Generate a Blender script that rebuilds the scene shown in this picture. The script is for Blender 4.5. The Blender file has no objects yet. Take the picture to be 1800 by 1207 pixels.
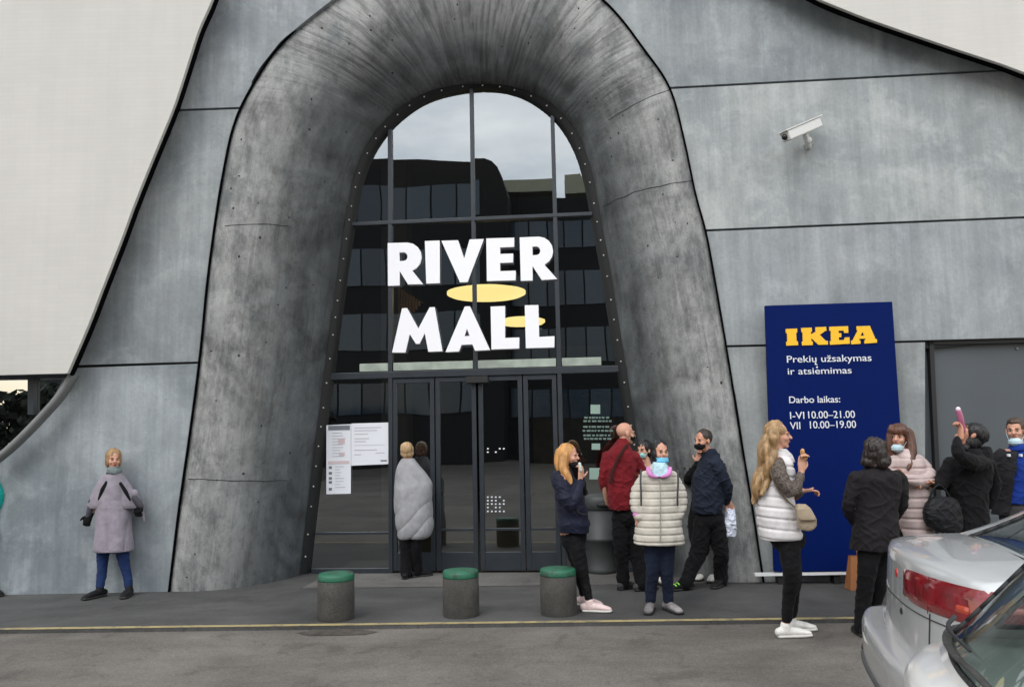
import bpy, bmesh, math, random
from math import pi, sin, cos, radians, sqrt
from mathutils import Vector, Matrix, noise
from mathutils.bvhtree import BVHTree
random.seed(7)
S = bpy.context.scene
COL = S.collection
V = Vector

# ---------------------------------------------------------------- camera
F, PW, PH = 1400.0, 1800.0, 1207.0
YAW, TILT, ROLL, EYE = radians(5.0), radians(6.6), radians(1.15), 1.62
fwd = V((-sin(YAW)*cos(TILT), cos(YAW)*cos(TILT), sin(TILT)))
rgt0 = V((cos(YAW), sin(YAW), 0))
up0 = rgt0.cross(fwd)
upv = up0*cos(ROLL) + rgt0*sin(ROLL)
rgt = rgt0*cos(ROLL) - up0*sin(ROLL)
hf = V((-sin(YAW), cos(YAW), 0))
CAM = V((0, 0, EYE))
cd = bpy.data.cameras.new('camera'); cam = bpy.data.objects.new('camera', cd); COL.objects.link(cam)
cd.sensor_width = 36; cd.lens = 36*F/PW; cd.clip_end = 2000; cd.clip_start = 0.05
M3 = Matrix((rgt, upv, -fwd)).transposed()
cam.matrix_world = Matrix.Translation(CAM) @ M3.to_4x4()
S.camera = cam

# ---------------------------------------------------------------- world, sun, exposure
SUN_EL, SUN_AZ = radians(48), radians(205)
w = bpy.data.worlds.new('World'); S.world = w; w.use_nodes = True
nt = w.node_tree; nt.nodes.clear()
N = nt.nodes.new; L = nt.links.new
out = N('ShaderNodeOutputWorld'); bg = N('ShaderNodeBackground'); bg.inputs['Strength'].default_value = 0.12
sky = N('ShaderNodeTexSky'); sky.sky_type = 'NISHITA'; sky.sun_disc = False
sky.sun_elevation = SUN_EL; sky.sun_rotation = SUN_AZ; sky.dust_density = 3
tc = N('ShaderNodeTexCoord'); sep = N('ShaderNodeSeparateXYZ'); L(tc.outputs['Generated'], sep.inputs[0])
mp = N('ShaderNodeMapping'); mp.inputs['Scale'].default_value = (1.6, 1.6, 4.5); L(tc.outputs['Generated'], mp.inputs[0])
ns = N('ShaderNodeTexNoise'); ns.inputs['Scale'].default_value = 1.7; ns.inputs['Detail'].default_value = 7; ns.inputs['Roughness'].default_value = .55
L(mp.outputs[0], ns.inputs['Vector'])
cr = N('ShaderNodeValToRGB'); cr.color_ramp.elements[0].position = .36; cr.color_ramp.elements[0].color = (6.3, 7.0, 7.7, 1)
cr.color_ramp.elements[1].position = .62; cr.color_ramp.elements[1].color = (12.5, 12.7, 12.6, 1); L(ns.outputs[0], cr.inputs[0])
hr = N('ShaderNodeValToRGB'); hr.color_ramp.elements[0].position = 0.0; hr.color_ramp.elements[0].color = (1, 1, 1, 1)
hr.color_ramp.elements[1].position = .20; hr.color_ramp.elements[1].color = (0, 0, 0, 1); L(sep.outputs[2], hr.inputs[0])
mh = N('ShaderNodeMixRGB'); L(hr.outputs[0], mh.inputs[0]); L(cr.outputs[0], mh.inputs[1]); mh.inputs[2].default_value = (11.5, 9.3, 5.6, 1)
mx = N('ShaderNodeMixRGB'); mx.inputs[0].default_value = .86; L(sky.outputs[0], mx.inputs[1]); vd = N('ShaderNodeVectorMath'); vd.operation = 'DOT_PRODUCT'; L(tc.outputs['Generated'], vd.inputs[0]); vd.inputs[1].default_value = V((-.05, -.90, .42)).normalized()
br_ = N('ShaderNodeValToRGB'); br_.color_ramp.elements[0].position = .80; br_.color_ramp.elements[0].color = (.95, .95, .95, 1); br_.color_ramp.elements[1].position = .97; br_.color_ramp.elements[1].color = (1, 1, 1, 1); L(vd.outputs['Value'], br_.inputs[0])
bm_ = N('ShaderNodeMath'); bm_.operation = 'POWER'; bm_.inputs[1].default_value = 14; L(br_.outputs[0], bm_.inputs[0])       # unseen sky patch added behind the viewer, boosted to brighten the glass reflection
b2_ = N('ShaderNodeMath'); b2_.operation = 'MULTIPLY'; b2_.inputs[1].default_value = 2.45; L(bm_.outputs[0], b2_.inputs[0])
mb_ = N('ShaderNodeVectorMath'); mb_.operation = 'SCALE'; L(mh.outputs[0], mb_.inputs[0]); L(b2_.outputs[0], mb_.inputs['Scale']); L(mb_.outputs[0], mx.inputs[2])
L(mx.outputs[0], bg.inputs[0]); L(bg.outputs[0], out.inputs[0])

sd = bpy.data.lights.new('sun', 'SUN'); sd.energy = 1.0; sd.angle = radians(25); sd.color = (1, .96, .9)
so = bpy.data.objects.new('sun', sd); COL.objects.link(so)
sdir = V((sin(SUN_AZ)*cos(SUN_EL), cos(SUN_AZ)*cos(SUN_EL), sin(SUN_EL)))   # towards the sun (behind the camera, to the left)
so.rotation_euler = sdir.to_track_quat('Z', 'Y').to_euler(); so.location = (0, 0, 30)
S.view_settings.view_transform = 'Standard'; S.view_settings.look = 'None'
S.view_settings.exposure = 0.14; S.view_settings.gamma = 1
try: S.cycles.max_bounces = 7; S.cycles.transparent_max_bounces = 12
except Exception: pass

# ---------------------------------------------------------------- photo point -> place in the world
def ray(x, y): return fwd + rgt*((x-PW/2)/F) - upv*((y-PH/2)/F)
def on_y(x, y, Y): d = ray(x, y); return CAM + d*((Y-CAM.y)/d.y)
def on_d(x, y, D): d = ray(x, y); return CAM + d*(D/d.dot(hf))
def on_z(x, y, Z=0.0): d = ray(x, y); return CAM + d*((Z-CAM.z)/d.z)

# ---------------------------------------------------------------- materials
MATS = {}
def srgb(c):
    return tuple(((v/255)/12.92 if v/255 <= .04045 else ((v/255+.055)/1.055)**2.4) for v in c) + (1,)
def mat(name, col, rough=.6, metal=0, bump=0, bscale=40, var=.0, vscale=3, spec=.5, sheen=0, coat=0, stretch=None, emit=None, trans=0):
    if name in MATS: return MATS[name]
    m = bpy.data.materials.new(name); m.use_nodes = True; MATS[name] = m
    t = m.node_tree; b = t.nodes['Principled BSDF']
    if len(col) == 3: col = tuple(col)+(1,)
    b.inputs['Base Color'].default_value = col; b.inputs['Roughness'].default_value = rough
    b.inputs['Metallic'].default_value = metal; b.inputs['Specular IOR Level'].default_value = spec
    b.inputs['Sheen Weight'].default_value = sheen; b.inputs['Coat Weight'].default_value = coat; b.inputs['Coat Roughness'].default_value = .05
    if trans: b.inputs['Transmission Weight'].default_value = trans
    if emit: b.inputs['Emission Color'].default_value = tuple(emit[:3])+(1,); b.inputs['Emission Strength'].default_value = emit[3]
    if bump or var:
        c = t.nodes.new('ShaderNodeTexCoord'); mp = t.nodes.new('ShaderNodeMapping'); t.links.new(c.outputs['Object'], mp.inputs[0])
        if stretch: mp.inputs['Scale'].default_value = stretch
    if var:
        n = t.nodes.new('ShaderNodeTexNoise'); n.inputs['Scale'].default_value = vscale; n.inputs['Detail'].default_value = 5
        t.links.new(mp.outputs[0], n.inputs['Vector'])
        r = t.nodes.new('ShaderNodeValToRGB'); r.color_ramp.elements[0].position = .3; r.color_ramp.elements[1].position = .7
        r.color_ramp.elements[0].color = tuple(max(0, v*(1-var)) for v in col[:3])+(1,)
        r.color_ramp.elements[1].color = tuple(min(1, v*(1+var)) for v in col[:3])+(1,)
        t.links.new(n.outputs[0], r.inputs[0]); t.links.new(r.outputs[0], b.inputs['Base Color'])
    if bump:
        n = t.nodes.new('ShaderNodeTexNoise'); n.inputs['Scale'].default_value = bscale; n.inputs['Detail'].default_value = 4
        t.links.new(mp.outputs[0], n.inputs['Vector'])
        q = t.nodes.new('ShaderNodeBump'); q.inputs['Strength'].default_value = bump; q.inputs['Distance'].default_value = .01
        t.links.new(n.outputs[0], q.inputs['Height']); t.links.new(q.outputs[0], b.inputs['Normal'])
    return m
def cloth(name, c, var=.18, rough=.85, bump=.35): return mat(name, srgb(c), rough, bump=bump, bscale=120, var=var, vscale=9, spec=.18, sheen=.04)
def hairm(name, c, var=.45): return mat(name, srgb(c), .42, bump=1.0, bscale=60, var=var, vscale=26, stretch=(1, 1, .09), spec=.5)

class G:                                    # tiny node-graph helper for the bigger materials
    def __init__(s, name):
        s.m = bpy.data.materials.new(name); s.m.use_nodes = True; MATS[name] = s.m
        s.t = s.m.node_tree; s.b = s.t.nodes['Principled BSDF']
    def n(s, kind, **k):
        x = s.t.nodes.new(kind)
        for a, v in k.items():
            if hasattr(x, a) and a not in ('Scale', 'Detail'): setattr(x, a, v)
            else: x.inputs[a].default_value = v
        return x
    def l(s, a, b): s.t.links.new(a, b)
    def coords(s, scale=(1, 1, 1), kind='Object', rot=(0, 0, 0)):
        c = s.n('ShaderNodeTexCoord'); m = s.n('ShaderNodeMapping'); m.inputs['Scale'].default_value = scale; m.inputs['Rotation'].default_value = rot
        s.l(c.outputs[kind], m.inputs[0]); return m.outputs[0]
    def rcoords(s):
        o = s.n('ShaderNodeObjectInfo'); m = s.n('ShaderNodeMath'); m.operation = 'MULTIPLY'; m.inputs[1].default_value = 30; s.l(o.outputs['Random'], m.inputs[0])
        a = s.n('ShaderNodeVectorMath'); a.operation = 'ADD'; s.l(s.coords(), a.inputs[0]); s.l(m.outputs[0], a.inputs[1]); return a.outputs[0]
    def noise(s, vec, scale, detail=6, rough=.55, dist=0):
        x = s.n('ShaderNodeTexNoise'); x.inputs['Scale'].default_value = scale; x.inputs['Detail'].default_value = detail
        x.inputs['Roughness'].default_value = rough; x.inputs['Distortion'].default_value = dist; s.l(vec, x.inputs['Vector']); return x.outputs[0]
    def ramp(s, f, stops):
        x = s.n('ShaderNodeValToRGB'); e = x.color_ramp.elements
        while len(e) < len(stops): e.new(.5)
        for i, (p, c) in enumerate(stops):
            e[i].position = p; e[i].color = (c, c, c, 1) if isinstance(c, (int, float)) else tuple(c[:3])+(1,)
        s.l(f, x.inputs[0]); return x.outputs[0]
    def mix(s, f, a, b, mode='MIX'):
        x = s.n('ShaderNodeMixRGB'); x.blend_type = mode
        for i, v in enumerate((f, a, b)):
            if hasattr(v, 'links'): s.l(v, x.inputs[i])
            elif i == 0: x.inputs[0].default_value = v
            else: x.inputs[i].default_value = (v, v, v, 1) if isinstance(v, (int, float)) else tuple(v[:3])+(1,)
        return x.outputs[0]
    def bump(s, h, st, dist=.01):
        x = s.n('ShaderNodeBump'); x.inputs['Strength'].default_value = st; x.inputs['Distance'].default_value = dist
        s.l(h, x.inputs['Height']); s.l(x.outputs[0], s.b.inputs['Normal'])

# concrete cladding of the facade: mottled blue grey with pale trowelled clouds
def clad(name, off, lo, hi):
    g = G(name); co = g.coords(); mp = g.n('ShaderNodeMapping'); mp.inputs['Location'].default_value = (off*3.7, 0, off*1.9)
    g.l(co, mp.inputs[0]); v = mp.outputs[0]
    big = g.noise(v, .75, 5, .6, .4); mid = g.noise(v, 2.0, 9, .68, .35); fine = g.noise(v, 26, 4, .6)
    a = g.ramp(big, [(.33, lo), (.68, hi)])
    pale = g.ramp(mid, [(.50, 0.0), (.70, .75)])
    a = g.mix(pale, a, tuple(min(1, x*1.22) for x in hi))
    dk = g.ramp(mid, [(.28, .50), (.46, 0.0)])
    a = g.mix(dk, a, tuple(x*.68 for x in lo))
    sv = g.coords((5.5, 5.5, .35)); st = g.ramp(g.noise(sv, 1.6, 6, .7), [(.40, .86), (.62, 1.06)])
    a = g.mix(1, a, st, 'MULTIPLY')
    sp = g.ramp(g.noise(v, 7, 7, .8, .2), [(.30, .66), (.40, 1.0)])
    a = g.mix(.6, a, sp, 'MULTIPLY'); a = g.mix(1, a, (.95, .97, .99), 'MULTIPLY')
    a = g.mix(.35, a, g.ramp(fine, [(.3, .8), (.7, 1.15)]), 'MULTIPLY')
    g.l(a, g.b.inputs['Base Color']); g.b.inputs['Roughness'].default_value = .62
    g.bump(g.mix(.5, mid, fine), .35, .012); return g.m
CLK = [1.22, 1.24, 1.08, 1.10, 1.27, 1.18, 1.15]
CL = [clad('clad_concrete_%d' % i, i*1.3+.4, tuple(c*CLK[i] for c in lo), tuple(c*CLK[i] for c in hi)) for i, (lo, hi) in enumerate([
    ((0.155, 0.172, 0.190), (0.281, 0.295, 0.306)), ((0.172, 0.187, 0.197), (0.268, 0.282, 0.286)), ((0.172, 0.197, 0.217), (0.332, 0.357, 0.372)),
    ((0.172, 0.192, 0.206), (0.304, 0.323, 0.329)), ((0.211, 0.229, 0.238), (0.343, 0.352, 0.346)), ((0.200, 0.217, 0.231), (0.304, 0.318, 0.325)), ((0.189, 0.203, 0.210), (0.281, 0.292, 0.292))])]

def arch_mat():                             # cast surround: UV.x runs along the arch, UV.y across it
    g = G('arch_concrete'); uv = g.n('ShaderNodeTexCoord'); sp = g.n('ShaderNodeSeparateXYZ'); g.l(uv.outputs['UV'], sp.inputs[0])
    def m(sx, sy):
        x = g.n('ShaderNodeMapping'); x.inputs['Scale'].default_value = (sx, sy, 1); g.l(uv.outputs['UV'], x.inputs[0]); return x.outputs[0]
    legs = g.mix(.58, g.noise(m(5.0, 15), 1.6, 9, .74, .3), g.noise(g.coords((1, 1, .6)), 5.5, 9, .74, .2)); top = g.noise(m(210, 2.2), 1, 5, .62, .25)
    topf = g.ramp(sp.outputs[0], [(.30, 0.0), (.40, 1.0), (.60, 1.0), (.70, 0.0)])
    st = g.mix(topf, g.ramp(legs, [(.40, .040), (.60, .26)]), g.ramp(top, [(.40, .035), (.60, .25)]))
    cl = g.noise(g.coords(), 1.5, 7, .62, .8)
    a = g.mix(.62, st, g.ramp(cl, [(.36, .05), (.66, .27)]))
    a = g.mix(1, a, (.53, .585, .62), 'MULTIPLY')
    wv = g.noise(m(34, 1.1), 1, 2, .5)       # broad rings where the casts meet
    a = g.mix(.5, a, g.ramp(wv, [(.33, .45), (.45, 1.0), (.7, 1.15)]), 'MULTIPLY')
    pt = g.noise(g.coords(), 15, 7, .78, .2); a = g.mix(1, a, g.ramp(pt, [(.31, .38), (.40, .95), (.6, 1.08)]), 'MULTIPLY')
    rim = g.ramp(sp.outputs[1], [(.0, 1.0), (.22, .85), (.62, .0)]); ed = g.ramp(g.noise(g.coords((1, 1, .5)), 2.6, 8, .74), [(.36, 0.1), (.58, .95)])  # pale weathered patches; their fade inwards paints the arch's light falloff
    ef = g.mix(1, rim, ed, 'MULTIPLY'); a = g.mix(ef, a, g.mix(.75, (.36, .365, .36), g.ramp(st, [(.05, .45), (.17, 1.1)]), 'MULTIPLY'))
    g.l(a, g.b.inputs['Base Color']); g.b.inputs['Roughness'].default_value = .6
    g.bump(g.mix(.5, st, g.mix(.5, pt, cl)), 1.0, .04); return g.m
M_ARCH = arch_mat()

def white_wall_mat():
    g = G('pale_tile_wall'); v = g.coords((1, 1, 1))
    br = g.n('ShaderNodeTexBrick'); br.inputs['Scale'].default_value = 1; br.inputs['Brick Width'].default_value = .31; br.inputs['Row Height'].default_value = .052
    br.inputs['Mortar Size'].default_value = .003; br.inputs['Color1'].default_value = (.572, .556, .528, 1); br.inputs['Color2'].default_value = (.588, .572, .544, 1); br.inputs['Mortar'].default_value = (.552, .536, .507, 1)
    cb = g.n('ShaderNodeCombineXYZ'); s = g.n('ShaderNodeSeparateXYZ'); g.l(v, s.inputs[0]); g.l(s.outputs[0], cb.inputs[0]); g.l(s.outputs[2], cb.inputs[1]); g.l(cb.outputs[0], br.inputs['Vector'])
    a = g.mix(1, br.outputs[0], g.ramp(g.noise(v, .55, 6, .6), [(.3, .93), (.7, 1.05)]), 'MULTIPLY')
    a = g.mix(1, a, g.ramp(g.noise(g.coords((3, 3, .2)), 2, 5), [(.3, .97), (.7, 1.02)]), 'MULTIPLY')
    g.l(a, g.b.inputs['Base Color']); g.b.inputs['Roughness'].default_value = .7; g.bump(br.outputs['Fac'], .15, -.004); return g.m
M_WHITE = white_wall_mat()

def ground_mat(name, lo, hi, crack=.4):
    g = G(name); v = g.coords()
    a = g.ramp(g.noise(v, .55, 9, .66, .5), [(.36, tuple(c*.9 for c in lo)), (.62, tuple(c*1.06 for c in hi))])
    bl_ = g.noise(v, 2.6, 6, .7, .8); a = g.mix(.7, a, g.ramp(bl_, [(.34, .62), (.43, 1.0), (.68, 1.14)]), 'MULTIPLY')
    a = g.mix(1, a, g.ramp(g.noise(v, 150, 3, .6), [(.28, .60), (.72, 1.4)]), 'MULTIPLY')
    a = g.mix(.8, a, g.ramp(g.noise(v, 45, 4, .7), [(.32, .75), (.7, 1.2)]), 'MULTIPLY')
    a = g.mix(1, a, g.ramp(g.noise(g.coords((.5, 3.0, 1)), 1.3, 6, .65), [(.32, .86), (.68, 1.1)]), 'MULTIPLY')
    vo = g.n('ShaderNodeTexVoronoi'); vo.inputs['Scale'].default_value = 1.9; vo.inputs['Randomness'].default_value = 1
    g.l(v, vo.inputs['Vector']); a = g.mix(crack, a, g.ramp(vo.outputs['Distance'], [(.025, .45), (.05, 1.0)]), 'MULTIPLY')
    g.l(a, g.b.inputs['Base Color']); g.b.inputs['Roughness'].default_value = .82; g.bump(g.noise(v, 170, 3, .7), .5, .006); return g.m
M_ROAD = ground_mat('road_asphalt', (.108, .097, .086), (.155, .141, .126))
M_WALK = ground_mat('pavement_asphalt', (.052, .0515, .0515), (.084, .083, .082), .25)
M_SLAB = ground_mat('threshold_paving', (.105, .100, .095), (.15, .145, .138), .2)

def glass_mat(name, fac, tint, warp=.0):
    m = bpy.data.materials.new(name); m.use_nodes = True; MATS[name] = m; t = m.node_tree; t.nodes.clear()
    o = t.nodes.new('ShaderNodeOutputMaterial'); mx = t.nodes.new('ShaderNodeMixShader'); tr = t.nodes.new('ShaderNodeBsdfTransparent'); gl = t.nodes.new('ShaderNodeBsdfGlossy')
    tr.inputs[0].default_value = tuple(tint)+(1,); gl.inputs['Roughness'].default_value = 0.0; gl.inputs['Color'].default_value = (.93, .97, 1, 1)
    lw = t.nodes.new('ShaderNodeLayerWeight'); lw.inputs[0].default_value = .3
    ma = t.nodes.new('ShaderNodeMath'); ma.operation = 'MULTIPLY_ADD'; ma.inputs[1].default_value = .6; ma.inputs[2].default_value = fac; t.links.new(lw.outputs['Fresnel'], ma.inputs[0])
    t.links.new(ma.outputs[0], mx.inputs[0]); t.links.new(tr.outputs[0], mx.inputs[1]); t.links.new(gl.outputs[0], mx.inputs[2]); t.links.new(mx.outputs[0], o.inputs[0])
    if warp:
        c = t.nodes.new('ShaderNodeTexCoord'); n = t.nodes.new('ShaderNodeTexNoise'); n.inputs['Scale'].default_value = .9; n.inputs['Detail'].default_value = 1
        b = t.nodes.new('ShaderNodeBump'); b.inputs['Strength'].default_value = 1; b.inputs['Distance'].default_value = warp
        t.links.new(c.outputs['Object'], n.inputs['Vector']); t.links.new(n.outputs[0], b.inputs['Height']); t.links.new(b.outputs[0], gl.inputs['Normal'])
    return m
M_GLASS = glass_mat('facade_glass', .20, (.46, .50, .50), .0022)
M_CARGLASS = glass_mat('car_glass', .13, (.66, .74, .71))
M_SIDEGLASS = glass_mat('window_glass', .5, (.2, .22, .22), .006)
M_FRAME = mat('dark_frame_metal', (.035, .042, .052), .42, metal=.3, var=.12, vscale=6)
M_BLACK = mat('matt_black', (.012, .012, .014), .6); M_SHADE_SEAM = mat('shade_and_seam_black', (.004, .004, .005), 1, spec=0)  # the near-black one draws the arch seam and the painted wall-edge shade
M_JOINT = mat('joint_dark', (.022, .023, .026), .8)
M_LETTER = mat('white_letter_face', (.82, .82, .86), .55, emit=(.93, .93, 1, .10))  # small emission added to brighten the white letters
M_SKIN = mat('skin', srgb((196, 142, 118)), .5, var=.08, vscale=18, spec=.35)
M_SKINP = mat('skin_fair', srgb((200, 150, 128)), .5, var=.08, vscale=18, spec=.35)

# ---------------------------------------------------------------- objects
def tag(o, label=None, cat=None, group=None, kind=None):
    if label: o['label'] = label
    if cat: o['category'] = cat
    if group: o['group'] = group
    if kind: o['kind'] = kind
    return o
def empty(name, loc=(0, 0, 0), rz=0, label=None, cat=None, group=None):
    o = bpy.data.objects.new(name, None); COL.objects.link(o); o.location = loc; o.rotation_euler = (0, 0, rz); o.empty_display_size = .2
    return tag(o, label, cat, group)
class MB:
    def __init__(s): s.v = []; s.f = []
    def add(s, vs, fs): n = len(s.v); s.v += [V(p) for p in vs]; s.f += [tuple(n+i for i in q) for q in fs]; return s
    def box(s, a, b):
        x0, y0, z0 = a; x1, y1, z1 = b
        return s.add([(x0, y0, z0), (x1, y0, z0), (x1, y1, z0), (x0, y1, z0), (x0, y0, z1), (x1, y0, z1), (x1, y1, z1), (x0, y1, z1)],
                     [(0, 3, 2, 1), (4, 5, 6, 7), (0, 1, 5, 4), (1, 2, 6, 5), (2, 3, 7, 6), (3, 0, 4, 7)])
    def bar(s, p, q, wd, dp, n=V((0, 1, 0))):          # a straight bar; dp along n, wd sideways
        p = V(p); q = V(q); t = (q-p).normalized(); u = t.cross(n).normalized(); n = u.cross(t).normalized()
        c = [(-wd/2, -dp/2), (wd/2, -dp/2), (wd/2, dp/2), (-wd/2, dp/2)]
        return s.add([e+u*a+n*b for e in (p, q) for a, b in c], [(0, 1, 2, 3), (7, 6, 5, 4), (0, 4, 5, 1), (1, 5, 6, 2), (2, 6, 7, 3), (3, 7, 4, 0)])
    def ell(s, c, r, R=None, seg=14, rings=9):
        c = V(c); r = (r, r, r) if isinstance(r, (int, float)) else r; vs = []; fs = []
        for i in range(rings+1):
            th = pi*i/rings
            for j in range(seg):
                ph = 2*pi*j/seg; p = V((r[0]*sin(th)*cos(ph), r[1]*sin(th)*sin(ph), r[2]*cos(th)))
                vs.append(c + (R @ p if R else p))
        for i in range(rings):
            for j in range(seg):
                a = i*seg+j; b = i*seg+(j+1) % seg; q = (a, a+seg, b+seg, b)
                fs.append(q)
        return s.add(vs, fs)
    def tube(s, pts, rad, n=12, ref=V((0, 1, 0)), sub=3, cap=True, ex=2):
        pts = [V(p) for p in pts]; rad = [(r, r) if isinstance(r, (int, float)) else r for r in rad]
        if len(rad) == 1: rad = rad*len(pts)
        if sub > 1 and len(pts) > 2:
            P2 = []; R2 = []
            for i in range(len(pts)-1):
                a = pts[max(i-1, 0)]; b = pts[i]; c = pts[i+1]; d = pts[min(i+2, len(pts)-1)]
                for k in range(sub):
                    u = k/sub; P2.append(.5*((2*b)+(c-a)*u+(2*a-5*b+4*c-d)*u*u+(3*b-a-3*c+d)*u**3)); R2.append(tuple(rad[i][m]*(1-u)+rad[i+1][m]*u for m in (0, 1)))
            P2.append(pts[-1]); R2.append(rad[-1]); pts, rad = P2, R2
        if cap:
            t0 = (pts[0]-pts[1]).normalized(); t1 = (pts[-1]-pts[-2]).normalized(); A = []; B = []
            for k in (3, 2, 1):
                an = k/3*pi/2*.96; A.append((pts[0]+t0*min(rad[0])*sin(an), tuple(r*cos(an) for r in rad[0])))
            for k in (1, 2, 3):
                an = k/3*pi/2*.96; B.append((pts[-1]+t1*min(rad[-1])*sin(an), tuple(r*cos(an) for r in rad[-1])))
            pts = [a[0] for a in A]+pts+[b[0] for b in B]; rad = [a[1] for a in A]+rad+[b[1] for b in B]
        vs = []; fs = []; m = len(pts); pu = None
        for i, p in enumerate(pts):
            t = (pts[min(i+1, m-1)]-pts[max(i-1, 0)]).normalized(); u = t.cross(ref)
            if u.length < .15: u = pu if pu else t.cross(V((1, 0, .1)))
            u = (u-t*u.dot(t)).normalized(); pu = u; q = u.cross(t)
            for j in range(n):
                an = 2*pi*j/n; ca = cos(an); sa = sin(an); e = 2/ex
                vs.append(p+u*(rad[i][0]*abs(ca)**e*(1 if ca >= 0 else -1))+q*(rad[i][1]*abs(sa)**e*(1 if sa >= 0 else -1)))
        for i in range(m-1):
            for j in range(n):
                a = i*n+j; b = i*n+(j+1) % n; fs.append((a, b, b+n, a+n))
        fs.append(tuple(range(n-1, -1, -1))); fs.append(tuple((m-1)*n+j for j in range(n)))
        return s.add(vs, fs)
    def lathe(s, prof, n=32, c=(0, 0, 0)):
        vs = []; fs = []; c = V(c)
        for r, z in prof:
            for j in range(n): a = 2*pi*j/n; vs.append(c+V((r*cos(a), r*sin(a), z)))
        for i in range(len(prof)-1):
            for j in range(n):
                a = i*n+j; b = i*n+(j+1) % n; fs.append((a, b, b+n, a+n))
        fs.append(tuple(range(n-1, -1, -1))); fs.append(tuple((len(prof)-1)*n+j for j in range(n)))
        return s.add(vs, fs)
    def prism(s, poly, vec):                     # polygon (list of points) swept by vec
        n = len(poly); vec = V(vec); poly = [V(p) for p in poly]
        return s.add(poly+[p+vec for p in poly], [tuple(range(n)), tuple(range(2*n-1, n-1, -1))]+[(i, i+n, (i+1) % n+n, (i+1) % n) for i in range(n)])
    def mesh(s, name):
        me = bpy.data.meshes.new(name); me.from_pydata([tuple(p) for p in s.v], [], s.f); me.validate(); return me
    def build(s, name, m, parent=None, smooth=False, bevel=0, loc=None, fixn=True, sub=0):
        me = s.mesh(name)
        if fixn:
            bm = bmesh.new(); bm.from_mesh(me); bmesh.ops.recalc_face_normals(bm, faces=bm.faces); bm.to_mesh(me); bm.free()
        return finish(me, name, m, parent, smooth, bevel, loc, sub)
def finish(me, name, m, parent=None, smooth=False, bevel=0, loc=None, sub=0):
    o = bpy.data.objects.new(name, me); COL.objects.link(o); me.name = name
    if m: me.materials.append(m)
    if parent: o.parent = parent
    if loc is not None: o.location = loc
    if smooth: me.polygons.foreach_set('use_smooth', [True]*len(me.polygons))
    if bevel:
        b = o.modifiers.new('bevel', 'BEVEL'); b.width = bevel; b.segments = 2; b.limit_method = 'ANGLE'; b.angle_limit = radians(35)
    if sub: b = o.modifiers.new('sub', 'SUBSURF'); b.levels = sub; b.render_levels = sub
    return o
WORK = bpy.data.scenes.new('workbench')            # modifiers are baked in an otherwise empty scene, which is fast
def workdg():
    with bpy.context.temp_override(scene=WORK, view_layer=WORK.view_layers[0]): return bpy.context.evaluated_depsgraph_get()
def evaluated(me, mods):
    o = bpy.data.objects.new('tmp', me); WORK.collection.objects.link(o)
    for kind, kw in mods:
        x = o.modifiers.new('m', kind)
        for k, v in kw.items(): setattr(x, k, v)
    dg = workdg(); r = bpy.data.meshes.new_from_object(o.evaluated_get(dg)); bpy.data.objects.remove(o); bpy.data.meshes.remove(me)
    return r
def melt(mb, name, m, parent, vox=.008, sm=4, disp=None):   # fuse overlapping closed shapes into one continuous skin
    me = evaluated(mb.mesh(name), [('REMESH', dict(mode='VOXEL', voxel_size=vox)), ('SMOOTH', dict(factor=.5, iterations=sm))])
    if disp:
        n = len(me.vertices); co = [0.0]*(3*n); no = [0.0]*(3*n); me.vertices.foreach_get('co', co); me.vertices.foreach_get('normal', no)
        for i in range(0, 3*n, 3):
            c = V(co[i:i+3]); q = V(no[i:i+3]); c = c+q*disp(c, q); co[i] = c.x; co[i+1] = c.y; co[i+2] = c.z
        me.vertices.foreach_set('co', co); me.update()
    return finish(me, name, m, parent, smooth=True)
def curve_poly(name, loops, depth, m, parent, place, bevel=0):    # flat outlines (with holes) -> solid of real thickness, then placed
    cu = bpy.data.curves.new(name, 'CURVE'); cu.dimensions = '2D'; cu.fill_mode = 'BOTH'; cu.extrude = depth/2; cu.bevel_depth = bevel
    for lp in loops:
        sp = cu.splines.new('POLY'); sp.points.add(len(lp)-1); sp.use_cyclic_u = True
        for i, p in enumerate(lp): sp.points[i].co = (p[0], p[1], 0, 1)
    o = bpy.data.objects.new('tmp', cu); WORK.collection.objects.link(o); dg = workdg()
    me = bpy.data.meshes.new_from_object(o.evaluated_get(dg)); bpy.data.objects.remove(o)
    for v in me.vertices: v.co = place(v.co)
    return finish(me, name, m, parent)
def text_mesh(s, depth, bold=0):
    cu = bpy.data.curves.new('t', 'FONT'); cu.body = s; cu.extrude = depth/2; cu.offset = bold; cu.size = 1
    o = bpy.data.objects.new('tmp', cu); WORK.collection.objects.link(o); dg = workdg()
    me = bpy.data.meshes.new_from_object(o.evaluated_get(dg)); bpy.data.objects.remove(o); return me
def catmull(pts, sub):
    pts = [V(p) for p in pts]; r = []
    for i in range(len(pts)-1):
        a = pts[max(i-1, 0)]; b = pts[i]; c = pts[i+1]; d = pts[min(i+2, len(pts)-1)]
        for k in range(sub):
            u = k/sub; r.append(.5*((2*b)+(c-a)*u+(2*a-5*b+4*c-d)*u*u+(3*b-a-3*c+d)*u**3))
    return r+[pts[-1]]
def interp(tab, y):                          # piecewise linear x(y) through photo points
    if y <= tab[0][1]: (x0, y0), (x1, y1) = tab[0], tab[1]
    elif y >= tab[-1][1]: (x0, y0), (x1, y1) = tab[-2], tab[-1]
    else:
        for (x0, y0), (x1, y1) in zip(tab, tab[1:]):
            if y0 <= y <= y1: break
    return x0+(x1-x0)*(y-y0)/(y1-y0)
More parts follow.
